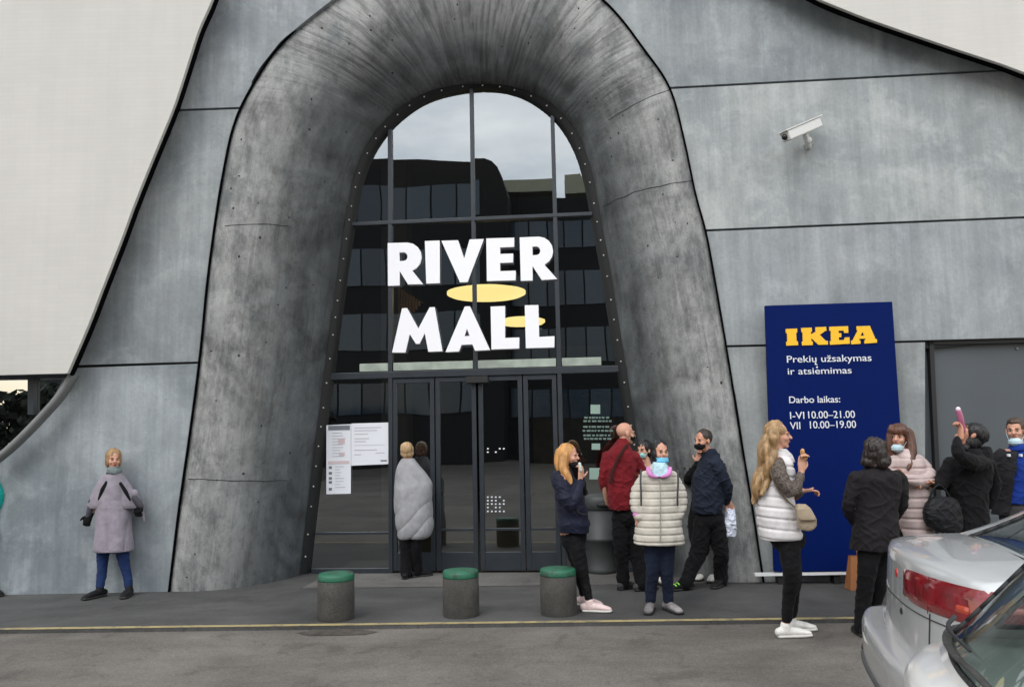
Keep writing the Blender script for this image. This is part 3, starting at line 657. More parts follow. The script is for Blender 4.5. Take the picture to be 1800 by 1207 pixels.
def tree(x, y, h, rad, seed, label):
    r = random.Random(seed); e = empty('street_tree', (x, y, -.03), 0, label, 'tree', 'trees across the street')
    mb = MB(); top = h*.6; mb.tube([(0, 0, 0), (.1, .05, h*.25), (-.05, .1, top)], [.16, .12, .06], n=8)
    cl = []
    for k in range(26):
        a = r.uniform(0, 2*pi); u = r.uniform(0, 1)**.5*rad; z = h*(.42+.5*r.random()*(1-.35*u/rad)); c = V((u*cos(a), u*sin(a), z)); cl.append((c, r.uniform(.35, .75)*rad*.45))
        if k < 9: mb.tube([(0, 0, h*.3+.02*k*h), c*.55+V((0, 0, h*.2)), c], [.06, .04, .015], n=6, sub=2)
    mb.build('trunk', mat('bark', (.07, .055, .045), .9, var=.4, vscale=8), e, smooth=True)
    vs = []; fs = []
    for c, cr2 in cl:
        for q in range(85):
            d = V((r.gauss(0, 1), r.gauss(0, 1), r.gauss(0, 1))).normalized()*cr2*r.uniform(.5, 1.1); p = c+d
            u = V((r.gauss(0, 1), r.gauss(0, 1), r.gauss(0, 1))).normalized(); v = u.cross(d).normalized(); s = r.uniform(.07, .15); n = len(vs)
            vs += [p-u*s, p+v*s*.6, p+u*s, p-v*s*.6]; fs.append((n, n+1, n+2, n+3))
    mb = MB(); mb.add(vs, fs); mb.build('crown', mat('leaf_green', (.016, .024, .012), .7, var=.5, vscale=2), e, fixn=False)
for k, (x, y, h, r_, lab) in enumerate(((-13, -16, 3.6, 1.7, 'small tree across the street nearest the office block, mirrored in the left window'), (-18.5, -17, 4.3, 2.0, 'taller tree across the street behind the first one from the left window'), (-25, -17, 4.0, 2.0, 'outermost tree across the street at the far left'))):
    tree(x, y, h, r_, k+5, lab)
r = random.Random(4); vs = []; fs = []
for k in range(15000):
    x = r.uniform(-42, -12); top = 2.6+.045*(x+42)+noise.noise(V((x*.5, 3, 1)))*1.6; z = top*r.random()**.8; p = V((x, -13-r.random()*3, z)); s_ = r.uniform(.12, .26)
    u = V((r.gauss(0, 1), r.gauss(0, 1), r.gauss(0, 1))).normalized(); v = u.cross(V((r.gauss(0, 1), r.gauss(0, 1), .3))).normalized(); n = len(vs); vs += [p-u*s_, p+v*s_*.7, p+u*s_, p-v*s_*.7]; fs.append((n, n+1, n+2, n+3))
mb = MB(); mb.add(vs, fs); hd = mb.build('hedge_belt', mat('leaf_dark', (.012, .017, .010), .8, var=.5, vscale=2), fixn=False); tag(hd, 'dark belt of bushes across the street mirrored in the far left window', 'bushes', kind='stuff')
# ================================================================ STREET THINGS
def bollard_mat():
    g = G('rough_bollard_concrete'); v = g.rcoords(); a = g.ramp(g.noise(v, 5, 6, .65), [(.3, (.034, .032, .029)), (.7, (.072, .068, .062))])
    a = g.mix(1, a, g.ramp(g.noise(v, 95, 3, .7), [(.3, .6), (.7, 1.5)]), 'MULTIPLY'); g.l(a, g.b.inputs['Base Color']); g.b.inputs['Roughness'].default_value = .9
    g.bump(g.noise(v, 80, 4, .7), .8, .012); return g.m
M_BOL = bollard_mat(); 
def gp():
    g = G('worn_green_paint'); v = g.rcoords(); f = g.ramp(g.noise(v, 11, 7, .8), [(.42, .9), (.50, 0.0)])
    g.l(g.mix(f, (.018, .125, .070), (.03, .05, .035)), g.b.inputs['Base Color']); g.b.inputs['Roughness'].default_value = .5; g.bump(g.noise(v, 60, 3), .4, .006); return g.m
M_GRN = gp()
first = None
for (xa, xb, yt, yb, lab) in ((551, 615, 1008, 1103, 'concrete bollard with green top standing over a dark patch, leftmost of three'), (777, 840, 1005, 1097, 'concrete bollard with green top in the middle, in front of the sliding doors'), (953, 1016, 1002, 1094, 'concrete bollard with green top in front of the woman in the navy jacket')):
    p = on_z((xa+xb)/2, yb-3, -.03); D = (p-CAM).dot(hf); rad = (xb-xa)/2*D/F; h = (on_d((xa+xb)/2, yt+3, D)-p).z
    p = V((p.x, p.y, p.z)) + V((hf.x, hf.y, 0))*rad
    if first is None:
        r, hh = rad, h
        root = empty('bollard', p); mb = MB(); mb.lathe([(.01, 0), (r*.93, 0), (r*.985, .03), (r, .08), (r*1.0, hh*.5), (r*.985, hh-.066)], 40); b1 = mb.build('bollard_body', M_BOL, root, smooth=True)
        mb = MB(); mb.lathe([(r*.985, hh-.066), (r*.995, hh-.054), (r*.985, hh-.022), (r*.93, hh-.006), (r*.6, hh), (.01, hh+.002)], 40); b2 = mb.build('painted_top', M_GRN, root, smooth=True)
        first = (root, b1, b2)
    else:
        root = first[0].copy(); COL.objects.link(root); root.location = p; root.rotation_euler = (0, 0, random.uniform(1, 6))
        for c in first[1:]: d = c.copy(); COL.objects.link(d); d.parent = root
    tag(root, lab, 'bollard', 'green topped concrete bollards along the kerb')

# litter bin
p = on_z(1060, 1008); D = (p-CAM).dot(hf); r = 52/2*D/F; p = p+V((hf.x, hf.y, 0))*r*.6; h = (on_d(1060, 868, D)-p).z
e = empty('litter_bin', p, 0, 'round grey litter bin with a domed lid behind the woman on the phone', 'litter bin'); M_BIN = mat('bin_grey_metal', (.070, .076, .078), .6, metal=.35, var=.15, vscale=4)
mb = MB(); mb.lathe([(.01, 0), (r*1.0, 0), (r*1.0, .05), (r*.95, .07), (r*.97, h*.40), (r*1.05, h*.41), (r*1.05, h*.45), (r*.98, h*.46), (r*1.0, h*.80)], 40); mb.build('bin_body', M_BIN, e, smooth=True)
mb = MB(); mb.lathe([(r*1.0, h*.80), (r*1.09, h*.81), (r*1.09, h*.93), (r*1.02, h*.965), (r*.7, h*.99), (.01, h)], 40); mb.build('bin_lid', M_BIN, e, smooth=True)
mb = MB(); mb.ell((.03, -r*1.03, h*.87), (r*.42, .04, h*.04)); mb.build('bin_opening', M_BLACK, e, smooth=True)

# IKEA board
YB = 8.86
bo = on_y(1465, 1003, YB); bd = empty('store_sign_board', bo, 0, 'tall blue IKEA sign board with yellow and white lettering leaning at the wall', 'sign')
M_BLUE = mat('board_blue', (.0006, .0095, .092), .6, var=.05, vscale=2, spec=.08); M_YEL = mat('sign_yellow', (.90, .50, .012), .5); M_SIGNW = mat('sign_white', (.72, .74, .80), .5)
B = lambda x, y, o=0: on_y(x, y, YB+o)-bo
mb = MB(); mb.prism([B(1345, 537), (B(1568.5, 530)), B(1600, 1003), B(1361, 1004)], (0, .05, 0)); mb.build('board_panel', M_BLUE, bd, bevel=.003)
mb = MB(); mb.bar(B(1326, 1009, .03), B(1604, 1004, .03), .03, .05); mb.build('base_rail', mat('white_rail', (.75, .76, .78), .5), bd)
mb = MB()
for x in (1372, 1470, 1585): q = B(x, 1012, .04); mb.box((q.x-.03, q.y-.02, -.02), (q.x+.03, q.y+.14, q.z))
fl = -bo.z
for x in (1372, 1470, 1585): q = B(x, 1010, .05); mb2 = MB(); mb2.box((q.x-.03, q.y-.02, fl), (q.x+.03, q.y+.12, q.z)); mb2.build('board_foot', M_BLACK, bd)
K = 3.6
def kz(l): return [on_y(1300+x/K, 500+y/K, YB) for x, y in l]
IK = {'letter_I': [[(290, 282), (362, 279), (363, 304), (356, 306), (359, 358), (367, 360), (369, 384), (294, 387), (293, 363), (301, 361), (298, 307), (291, 308)]],
 'letter_K': [[(388, 276), (455, 273), (456, 299), (449, 300), (450, 316), (481, 297), (478, 292), (478, 271), (546, 268), (548, 293), (538, 295), (506, 319), (544, 357), (556, 356), (558, 380), (497, 382), (452, 340), (453, 360), (461, 361), (462, 383), (393, 386), (391, 362), (399, 360), (396, 303), (389, 303)]],
 'letter_E': [[(565, 268), (684, 264), (686, 306), (660, 307), (655, 292), (624, 293), (625, 308), (641, 308), (642, 333), (626, 334), (627, 353), (659, 351), (665, 335), (693, 334), (695, 375), (570, 382), (569, 359), (577, 357), (574, 293), (566, 293)]],
 'letter_A': [[(738, 265), (822, 262), (857, 345), (866, 346), (867, 368), (788, 374), (787, 352), (796, 350), (793, 342), (757, 344), (753, 353), (762, 354), (763, 375), (704, 379), (703, 356), (713, 354), (745, 290), (738, 289)], [(763, 325), (787, 324), (775, 300)]]}
for nm, loops in IK.items():
    curve_poly(nm, [[(p.x, p.z) for p in kz(l)] for l in loops], .012, M_YEL, bd, lambda c: V((c.x, YB-.008+c.z, c.y))-bo)
def text_on(s, x0, x1, ybase, slope, name, bold=.002, hpx=None):
    me = text_mesh(s, .006, bold); xs = [v.co.x for v in me.vertices]; w0, w1 = min(xs), max(xs)
    A = on_y(x0, ybase, YB-.002); Bp = on_y(x1, ybase+slope*(x1-x0), YB-.002); k = (Bp-A).length/(w1-w0); ky = k if hpx is None else hpx*((A-CAM).dot(hf)/F)/.73
    d = (Bp-A).normalized(); u = V((0, 0, 1))
    for v in me.vertices: v.co = A+d*((v.co.x-w0)*k)+u*(v.co.y*ky)+V((0, v.co.z, 0))-bo
    finish(me, name, M_SIGNW, bd)
text_on('Prekiu užsakymas', 1383.5, 1532, 637, -.02, 'text_line', hpx=12.5)
mb = MB(); mb.prism([B(x, y, -.003) for x, y in ((1433, 636.5), (1435, 636.5), (1434, 639), (1437, 640.2), (1436.5, 641.6), (1432, 640.5))], (0, -.002, 0)); mb.build('letter_hook', M_SIGNW, bd)
text_on('ir atsiemimas', 1385, 1497, 658, -.02, 'text_line', hpx=12)
mb = MB(); mb.prism([B(x, y, -.003) for x, y in ((1434.5, 643.8), (1437.5, 643.7), (1437.5, 646.4), (1434.5, 646.5))], (0, -.002, 0)); mb.build('letter_dot', M_SIGNW, bd)
text_on('Darbo laikas:', 1387.5, 1477, 708, -.015, 'text_line', .006, hpx=12)
text_on('I-VI', 1389, 1414, 736, -.015, 'text_line', hpx=13); text_on('10.00–21.00', 1421, 1503, 735, -.015, 'text_line', hpx=13)
text_on('VII', 1389, 1407, 754, -.015, 'text_line', hpx=13); text_on('10.00–19.00', 1424, 1505, 752.5, -.015, 'text_line', hpx=13)

# security camera on the wall
q = on_y(1421, 255, YR); e = empty('security_camera', q, 0, 'white security camera on a ball bracket, mounted high on the concrete wall', 'security camera'); M_CAMW = mat('camera_white', (.70, .70, .69), .4)
def C(x, y, o): return on_y(x, y, YR+o)-q
mb = MB(); mb.tube([C(1421, 258, -.0), C(1421, 256, -.10), C(1416, 238, -.22)], [.032, .035, .03], n=12); mb.ell(C(1420, 247, -.17), .045); mb.lathe([(.055, 0), (.055, .001)], 12, C(1421, 256, 0)); mb.build('bracket', M_CAMW, e, smooth=True)
A = C(1380, 241, -.38); Bq = C(1437, 217, -.14); mb = MB(); mb.bar(A, Bq, .13, .11, V((0, 0, 1))); hs = mb.build('housing', M_CAMW, e, bevel=.014)
mb = MB(); dv = (Bq-A).normalized(); mb.bar(A-dv*.05+V((0, 0, .066)), Bq+dv*.01+V((0, 0, .068)), .15, .012, V((0, 0, 1))); mb.build('sun_hood', M_CAMW, e, bevel=.004)
mb = MB(); mb.ell(A-dv*.004, (.034, .034, .034)); mb.build('lens', mat('lens_black', (.01, .01, .012), .1), e, smooth=True)

# orange bag on the ground behind the woman in the suit
p = on_z(1518, 1035); D = (p-CAM).dot(hf); e = empty('paper_bag', p, YAW, 'orange brown paper bag on the ground behind the woman in the black suit', 'bag')
k = D/F; mb = MB(); h = 56*k; w_ = 36*k
mb.add([(-w_*.75, -.07, 0), (w_*.75, -.07, 0), (w_*.75, .09, 0), (-w_*.75, .09, 0), (-w_*.55, -.03, h), (w_*.55, -.03, h), (w_*.55, .04, h), (-w_*.55, .04, h)], [(0, 3, 2, 1), (0, 1, 5, 4), (1, 2, 6, 5), (2, 3, 7, 6), (3, 0, 4, 7)])
mb.build('bag_body', mat('orange_paper', (.30, .115, .04), .7, bump=.6, bscale=20, var=.15), e, bevel=.006)
mb = MB(); mb.tube([(-.05, -.03, h), (-.05, -.03, h+.10), (.05, -.03, h+.10), (.05, -.03, h)], [.006], n=6); mb.build('bag_handle', mat('orange_paper', (.4, .16, .05)), e, smooth=True)

# ================================================================ CARS (heading along +x of the car frame, tail at x = 0)
def sstep(a, b, x): t = min(1, max(0, (x-a)/(b-a))); return t*t*(3-2*t)
def lut(tab, x):
    if x <= tab[0][0]: return tab[0][1]
    for (a, b), (c, d) in zip(tab, tab[1:]):
        if x <= c: t = (x-a)/(c-a); return b+(d-b)*t
    return tab[-1][1]
def rbox(nx, ny, nz, r):                       # rounded unit box [-1,1]^3 as a grid, closed
    vs = {}; out = []; fs = []
    def vid(p):
        k = tuple(round(c, 5) for c in p)
        if k not in vs: vs[k] = len(out); out.append(V(p))
        return vs[k]
    def face(f, na, nb):
        for i in range(na):
            for j in range(nb):
                fs.append(tuple(vid(f(-1+2*a/na, -1+2*b/nb)) for a, b in ((i, j), (i+1, j), (i+1, j+1), (i, j+1))))
    face(lambda a, b: (a, b, 1), nx, ny); face(lambda a, b: (b, a, -1), ny, nx)
    face(lambda a, b: (1, a, b), ny, nz); face(lambda a, b: (-1, b, a), nz, ny)
    face(lambda a, b: (b, 1, a), nz, nx); face(lambda a, b: (a, -1, b), nx, nz)
    res = []
    for p in out:
        q = V([max(-1+r[i], min(1-r[i], p[i])) for i in range(3)]); d = V([(p[i]-q[i])/r[i] for i in range(3)])
        m = max(abs(c) for c in d)
        if m > 1e-6: d = d.normalized()*m
        res.append(V([q[i]+d[i]*r[i] for i in range(3)]))
    return res, fs
def car(name, label, group, at, rot, P, paint):
    root = empty(name, at, rot, label, 'car', group)
    L, W = P['L'], P['W']/2
    vs, fs = rbox(90, 32, 22, (.016, .05, .055))
    def body(p):
        u, v, w_ = p; t = (u+1)/2; x0 = L*t
        zt = lut(P['deck'], x0); zb = .24+.05*sstep(.6, 0, x0)
        z = zb+(zt-zb)*(w_+1)/2; hz = (w_+1)/2
        wid = W*(1-P['taper']*sstep(1.3, 0, x0))*(1-.14*sstep(L-1.0, L, x0))*(1-.07*hz**3-.05*(1-hz)**2)
        y = v*wid; bow = P['bow']*abs(v)**2.6; lean = P['lean']*hz**1.4
        x = x0+(bow+lean)*sstep(1.2, 0, x0)-.16*abs(v)**2.4*sstep(L-1.2, L, x0)
        z += P['crown']*(1-v*v)*sstep(.6, 1, hz)
        return V((x, y, z))
    vb = [body(p) for p in vs]; bv = BVHTree.FromPolygons([tuple(p) for p in vb], [tuple(f) for f in fs])
    mb = MB(); mb.add(vb, fs); me = mb.mesh('body'); bm = bmesh.new(); bm.from_mesh(me)
    bmesh.ops.recalc_face_normals(bm, faces=bm.faces)
    # wheel arches cut out of the sides
    wx = (P['rw'], P['fw'])
    dele = [f for f in bm.faces if any((f.calc_center_median()-V((a, f.calc_center_median().y, .31))).length < .345 for a in wx) and abs(f.calc_center_median().y) > W*.55]
    bmesh.ops.delete(bm, geom=dele, context='FACES'); bm.to_mesh(me); bm.free()
    finish(me, 'body', paint, root, smooth=True)
    # greenhouse
    gs, gf = rbox(46, 20, 12, (.05, .12, .10)); rx, fx, ry0, ry1, H = P['gr'], P['gf'], P['rr'], P['rf'], P['H']
    def house(p):
        u, v, w_ = p; hz = (w_+1)/2; t = (u+1)/2; xa = rx+(ry0-rx)*hz**.9; xb = fx+(ry1-fx)*hz**.9
        x = xa+(xb-xa)*t; wid = W*(.90-.22*hz**1.3)*(1-.06*sstep(.35, 0, t)-.05*sstep(.7, 1, t)); y = v*wid
        x += P['gbow']*abs(v)**2.2*(1-t)**3-P['gbow']*1.2*abs(v)**2.2*t**3
        zb = lut(P['deck'], x)-.05; z = zb+(H-.05*(2*t-1)**2-zb)*hz+.04*(1-v*v)*hz
        return V((x, y, z))
    gv = [house(p) for p in gs]; glassf = []; painf = []; 
    for f in gf:
        c = sum((gs[i] for i in f), V())/4; u, v, w_ = c
        side = abs(v) > .97 or (abs(v) > .9 and abs(w_) < .7); win = False
        if -.62 < w_ < .80:
            if side and abs(u) < .93: win = not any(abs(u-k) < .035 for k in (-.55, .05, .6))
            elif abs(v) < P.get('wv', .84) and abs(u) > .95: win = True
        (glassf if win else painf).append(f)
    def sub(fl, nm, m, th, sm=True, par=root):
        mb = MB(); mb.add(gv, fl); me = mb.mesh(nm); bm = bmesh.new(); bm.from_mesh(me); bmesh.ops.delete(bm, geom=[v for v in bm.verts if not v.link_faces], context='VERTS'); bm.to_mesh(me); bm.free()
        return finish(me, nm, m, par, smooth=sm)
    gh = sub(painf, 'roof_and_pillars', paint, .01); sub(glassf, 'windows', M_CARGLASS, .004)
    hb = BVHTree.FromPolygons([tuple(p) for p in gv], [tuple(f) for f in gf])
    # black rubber round the panes
    ed = {}
    for f in glassf:
        for i in range(4):
            k = tuple(sorted((f[i], f[(i+1) % 4]))); ed[k] = ed.get(k, 0)+1
    mb = MB()
    for (a, b), c in ed.items():
        if c == 1: mb.tube([gv[a], gv[b]], [P.get('rub', .012)], n=6, sub=1, cap=False)
    mb.build('window_rubber', M_BLACK, gh, smooth=True)
    # cabin: seats, dashboard, parcel shelf
    M_INT = mat('car_interior', (.07, .08, .078), .8); mb = MB()
    for sx in (rx+.85, rx+1.75):
        for sy in (-.36, .36): mb.ell((sx, sy, .82), (.12, .22, .32)); mb.ell((sx+.04, sy, 1.16), (.06, .13, .09)); mb.ell((sx+.28, sy, .62), (.26, .23, .10))
    mb.build('seats', M_INT, root, smooth=True)
    mb = MB(); mb.box((rx+.12, -W*.72, lut(P['deck'], rx)-.10), (rx+.62, W*.72, lut(P['deck'], rx)-.07)); mb.build('parcel_shelf', mat('shelf_grey', (.22, .23, .23), .8), root)
    # things wrapped onto the body surface
    def cast(x, y, z, d): h = bv.ray_cast(V((x, y, z)), V(d)); return (h[0], h[1]) if h[0] else (V((x, y, z)), -V(d))
    def wrap(cy, ang, z, off, cx=.75):          # ring round the tail: ang 0 = straight back, 90 = side
        s = 1 if cy >= 0 else -1; d = V((-cos(radians(ang)), s*sin(radians(ang)), 0)); o = V((cx, cy, z)); h, n = cast(*(o+d*2.5), -d)
        if n.dot(d) < 0: n = -n
        return h+n*off
    def patch(nm, cy, angs, zt, zb, m, par=root, off=.006, n=24, k=6, round_=.25):
        vv = []; ff = []
        for i in range(n+1):
            t = i/n; an = angs[0]+(angs[1]-angs[0])*t; e = (1-round_*(2*abs(t-.5))**5) ; a = zt(t) if callable(zt) else zt; b = zb(t) if callable(zb) else zb; mid = (a+b)/2; a = mid+(a-mid)*e; b = mid+(b-mid)*e
            for j in range(k+1):
                q = j/k; bul = off*(1 if 0 < j < k and 0 < i < n else .15); vv.append(wrap(cy, an, b+(a-b)*q, bul))
        for i in range(n):
            for j in range(k): a = i*(k+1)+j; ff.append((a, a+1, a+k+2, a+k+1))
        mb = MB(); mb.add(vv, ff); return mb.build(nm, m, par, smooth=True)
    for s in (1, -1):
        M_RED = mat('tail_lamp_red', (.20, .008, .013), .12, coat=1, var=.35, vscale=14); zt, zb = P['lamp']
        tl = patch('tail_light', s*.32, P['lamp_ang'] if s < 0 else (P['lamp_ang'][0]+40, P['lamp_ang'][1]), lambda t: zt+P.get('lup', 0)*t, lambda t: zb+.02*t, M_RED, off=.012)
        a0, a1 = P['lamp_ang'] if s < 0 else (P['lamp_ang'][0]+40, P['lamp_ang'][1]); mb = MB()
        am = a0+(a1-a0)*P.get('split', .3)
        mb.tube([wrap(s*.32, am, zb+(zt-zb)*i/6, .011) for i in range(7)], [.002], n=5, sub=1); mb.build('lamp_split', mat('dark_red', (.08, .004, .006), .4), tl)
        patch('lamp_reflector', s*.32, (a0+(a1-a0)*.55, a0+(a1-a0)*.78), zt-.045, zb+.06, mat('lamp_pink', (.75, .18, .16), .1, coat=1), tl, off=.016, n=8, k=3)
        patch('lamp_indicator', s*.32, (a0+(a1-a0)*.44, a0+(a1-a0)*.52), zb+.085, zb+.035, mat('lamp_amber', (.45, .05, .02), .1, coat=1), tl, off=.017, n=6, k=3)
        mb = MB(); mb.tube([wrap(s*.32, am, z, .001) for z in (zb-.005, .8, .74, .66, P['bump'][1])], [.004], n=5, sub=1); mb.build('panel_gap', M_JOINT, root)
        for xx in P['doors']:
            pts = [cast(xx, s*2, z, (0, -s, 0))[0]+V((0, s*.001, 0)) for z in (.35, .5, .65, .8, .9)]; mb = MB(); mb.tube(pts, [.0035], n=5, sub=1); mb.build('panel_gap', M_JOINT, root)
        h = cast(P['doors'][1]-.18, s*2, .83, (0, -s, 0))[0]; mb = MB(); mb.bar(h+V((-.08, s*.02, 0)), h+V((.08, s*.02, 0)), .03, .03); mb.build('door_handle', paint, root, bevel=.008)
        h = V((P['gf']-.35, s*W*.95, .98)); mb = MB(); mb.ell(h+V((0, s*.09, .03)), (.05, .10, .07)); mb.bar(h, h+V((0, s*.08, 0)), .04, .03); mb.build('wing_mirror', paint, root, smooth=True)
        for hx in (L,): 
            pts = cast(L+2, s*.6, .64, (-1, 0, 0))[0]; mb = MB(); mb.ell(pts+V((-.03, 0, 0)), (.07, .17, .075)); mb.build('headlight', mat('headlamp_glass', (.6, .62, .65), .08, coat=1), root, smooth=True)
    # deck gap line across the tail, lock, badge
    mb = MB(); mb.tube([wrap(0, an, P['decklip'], .001, .9) for an in range(-38, 39, 4)], [.003], n=5, sub=1); 
    mb.build('panel_gap', M_JOINT, root)
    h = cast(-2, -.12, P['badge']-.15, (1, 0, 0))[0]; mb = MB(); mb.ell(h, (.006, .022, .016)); mb.build('lock', M_BLACK, root, smooth=True)
    h = cast(-2, 0, P['badge'], (1, 0, 0))[0]; mb = MB(); mb.ell(h, (.006, .022, .022)); mb.build('badge', mat('badge_red', (.45, .03, .03), .3), root, smooth=True)
    # bumper: its own rounded shell, proud of the body
    for end in ((0, 1) if P.get('fbump', 1) else (0,)):
        qs, qf = rbox(10, 30, 10, (.5, .09, .28)); bvv = []
        for p in qs:
            u, v, w_ = p; y = v*(W+.012); x = -.075+.07*(u+1)+.12*(abs(v)**3); x += max(0, abs(v)-.86)*1.6*(u+1)*1.1
            z = P['bump'][0]+(P['bump'][1]-P['bump'][0])*(w_+1)/2
            if end: x = L-x-.0
            bvv.append(V((x, y, z)))
        mb = MB(); mb.add(bvv, qf); mb.build('bumper', paint if end == 0 else paint, root, smooth=True)
        if end == 0: mb = MB(); mb.tube([V((-.078+.12*abs(v)**3, v*(W+.014), .47)) for v in [k/10 for k in range(-9, 10)]], [.012], n=6, sub=1); mb.build('bumper_strip', mat('grey_plastic', (.06, .06, .062), .6), root, smooth=True)
    for a in wx:
        for s in (1, -1):
            mb = MB(); prof = [(.19, -.10), (.285, -.10), (.31, -.07), (.31, .07), (.285, .10), (.19, .10)]
            wme = MB(); wme.lathe(prof, 36); R = Matrix.Rotation(pi/2, 3, 'X'); wme.v = [R @ p for p in wme.v]; wh = wme.build('wheel', mat('tyre_rubber', (.022, .022, .022), .85), root, smooth=True, loc=(a, s*(W-.13), .31))
            rm = MB(); rm.lathe([(.01, .02), (.19, .035), (.20, .09), (.195, -.05), (.01, -.05)], 30)
            for k in range(7): an = 2*pi*k/7; rm.bar((.03*cos(an), .03*sin(an), .05), (.185*cos(an), .185*sin(an), .06), .04, .03, V((0, 0, 1)))
            rm.v = [(Matrix.Rotation(-s*pi/2, 3, 'X')) @ p for p in rm.v]; rm.build('rim', mat('alloy_rim', (.32, .33, .34), .3, metal=.8), wh, smooth=False)
    return root, dict(wrap=wrap, cast=cast, house=hb, gv=gv)
def paint(name, c, metal, rough=.28):
    m = mat(name, c, rough, metal=metal, coat=.8, bump=.03, bscale=300, var=.03, vscale=2); return m
M_SILVER = paint('silver_car_paint', (.60, .61, .62), .40, .26); M_CWHITE = paint('white_car_paint', (.70, .70, .685), .0, .3)
SIL = dict(L=4.55, W=1.74, taper=.06, bow=.17, lean=.06, crown=.03, deck=[(0, 1.05), (.12, 1.065), (.5, 1.075), (1.2, .96), (3.2, .95), (3.6, .90), (4.3, .76), (4.55, .66)], gr=.33, gf=3.35, rr=1.05, rf=2.55, H=1.43, gbow=.03, wv=.60, badge=.97,
           lamp=(1.03, .885), lamp_ang=(-14, 80), lup=.0, split=.28, rw=.95, fw=3.62, bump=(.30, .66), doors=(1.15, 2.05, 3.0), decklip=.86)
WHT = dict(L=4.2, W=1.72, taper=.08, bow=.16, lean=.07, crown=.03, deck=[(0, .93), (.10, .955), (.22, .965), (1.2, .95), (3.2, .95), (3.6, .90), (4.0, .76), (4.2, .66)], gr=.09, gf=3.15, rr=.56, rf=2.35, H=1.47, gbow=.15, badge=.60,
           lamp=(.70, .50), lamp_ang=(18, 70), split=.5, rw=.72, fw=3.3, bump=(.30, .60), doors=(1.0, 1.85, 2.75), decklip=.70, rub=.008)
def camxy(x, z, h=0): p = rgt0*x+hf*z; return V((p.x, p.y, h-.03))
CARS = 'cars parked side by side in front of the entrance'
silver, si = car('parked_car', 'silver saloon car with a red tail light, parked beside the white car', CARS, camxy(1.75, 3.885), YAW+radians(-15), SIL, M_SILVER)
white, wi = car('parked_car', 'white car nearest the viewer in the bottom right corner, seen over its window', CARS, camxy(.96, 2.13), YAW+radians(-15), WHT, M_CWHITE)
# wiper and dark lower trim of the white car's glass
def onglass(dy, dz, o=.02):
    h = wi['house'].ray_cast(V((-2, dy, dz)), V((1, 0, 0))); return h[0]+h[1].normalized()*(o if h[1].x < 0 else -o)
mb = MB(); mb.tube([onglass(y, .995+.03*(1-abs(y)/.7), .012) for y in (.70, .6, .4, .2, 0, -.2, -.4, -.6, -.7)], [(.006, .014)], n=8); mb.build('wiper_well', mat('dusty_black_plastic', (.035, .034, .032), .75, var=.5, vscale=30), white, smooth=True)
mb = MB(); mb.tube([onglass(.62, 1.02, .03), onglass(.40, 1.03, .035), onglass(.08, 1.05, .03)], [.008, .006, .004], n=8); mb.build('wiper', M_BLACK, white, smooth=True)
# ================================================================ PEOPLE
def folds(amp, s=6, zs=.35, seed=0):
    o = V((seed*7.3, seed*3.1, seed))
    def fn(c, n):
        a = noise.noise(V((c.x*s, c.y*s, c.z*s*zs))+o); w_ = V((c.x*.8+c.z*.6, c.y, c.z*.8-c.x*.6)); r1 = 1-abs(noise.noise(V((w_.x*s*.8, w_.y*s*.8, w_.z*s*1.5))+o))*2.6; w_ = V((c.x*.8-c.z*.6, c.y, c.z*.8+c.x*.6)); r2 = 1-abs(noise.noise(V((w_.x*s*1.1, w_.y*s*1.1, w_.z*s*2.1))-o))*2.6
        return amp*(.75*a+.55*max(0, r1)**2+.45*max(0, r2)**2-.45)-.002
    return fn
def drape(amp, top, bot, f=34, seed=0, lean=0):          # long folds that deepen towards the hem
    fo = folds(amp, 7, .3, seed)
    def fn(c, n):
        k = .25+.75*sstep(top, bot, c.z); a = (c.x+lean*c.z)*f+c.y*9+seed+1.6*noise.noise(V((c.x*3, c.y*3, c.z*2+seed))); return amp*k*(abs(sin(a*.5))**.7*1.6-1)*(1-.6*abs(n.z))+.3*fo(c, n)
    return fn
def puff(pitch, amp, slope=0): return lambda c, n: amp*(min(1, abs(sin(pi*(c.z+slope*c.x)/pitch))*1.5)**.7-.75)*(1-abs(n.z))+.004*noise.noise(c*14)
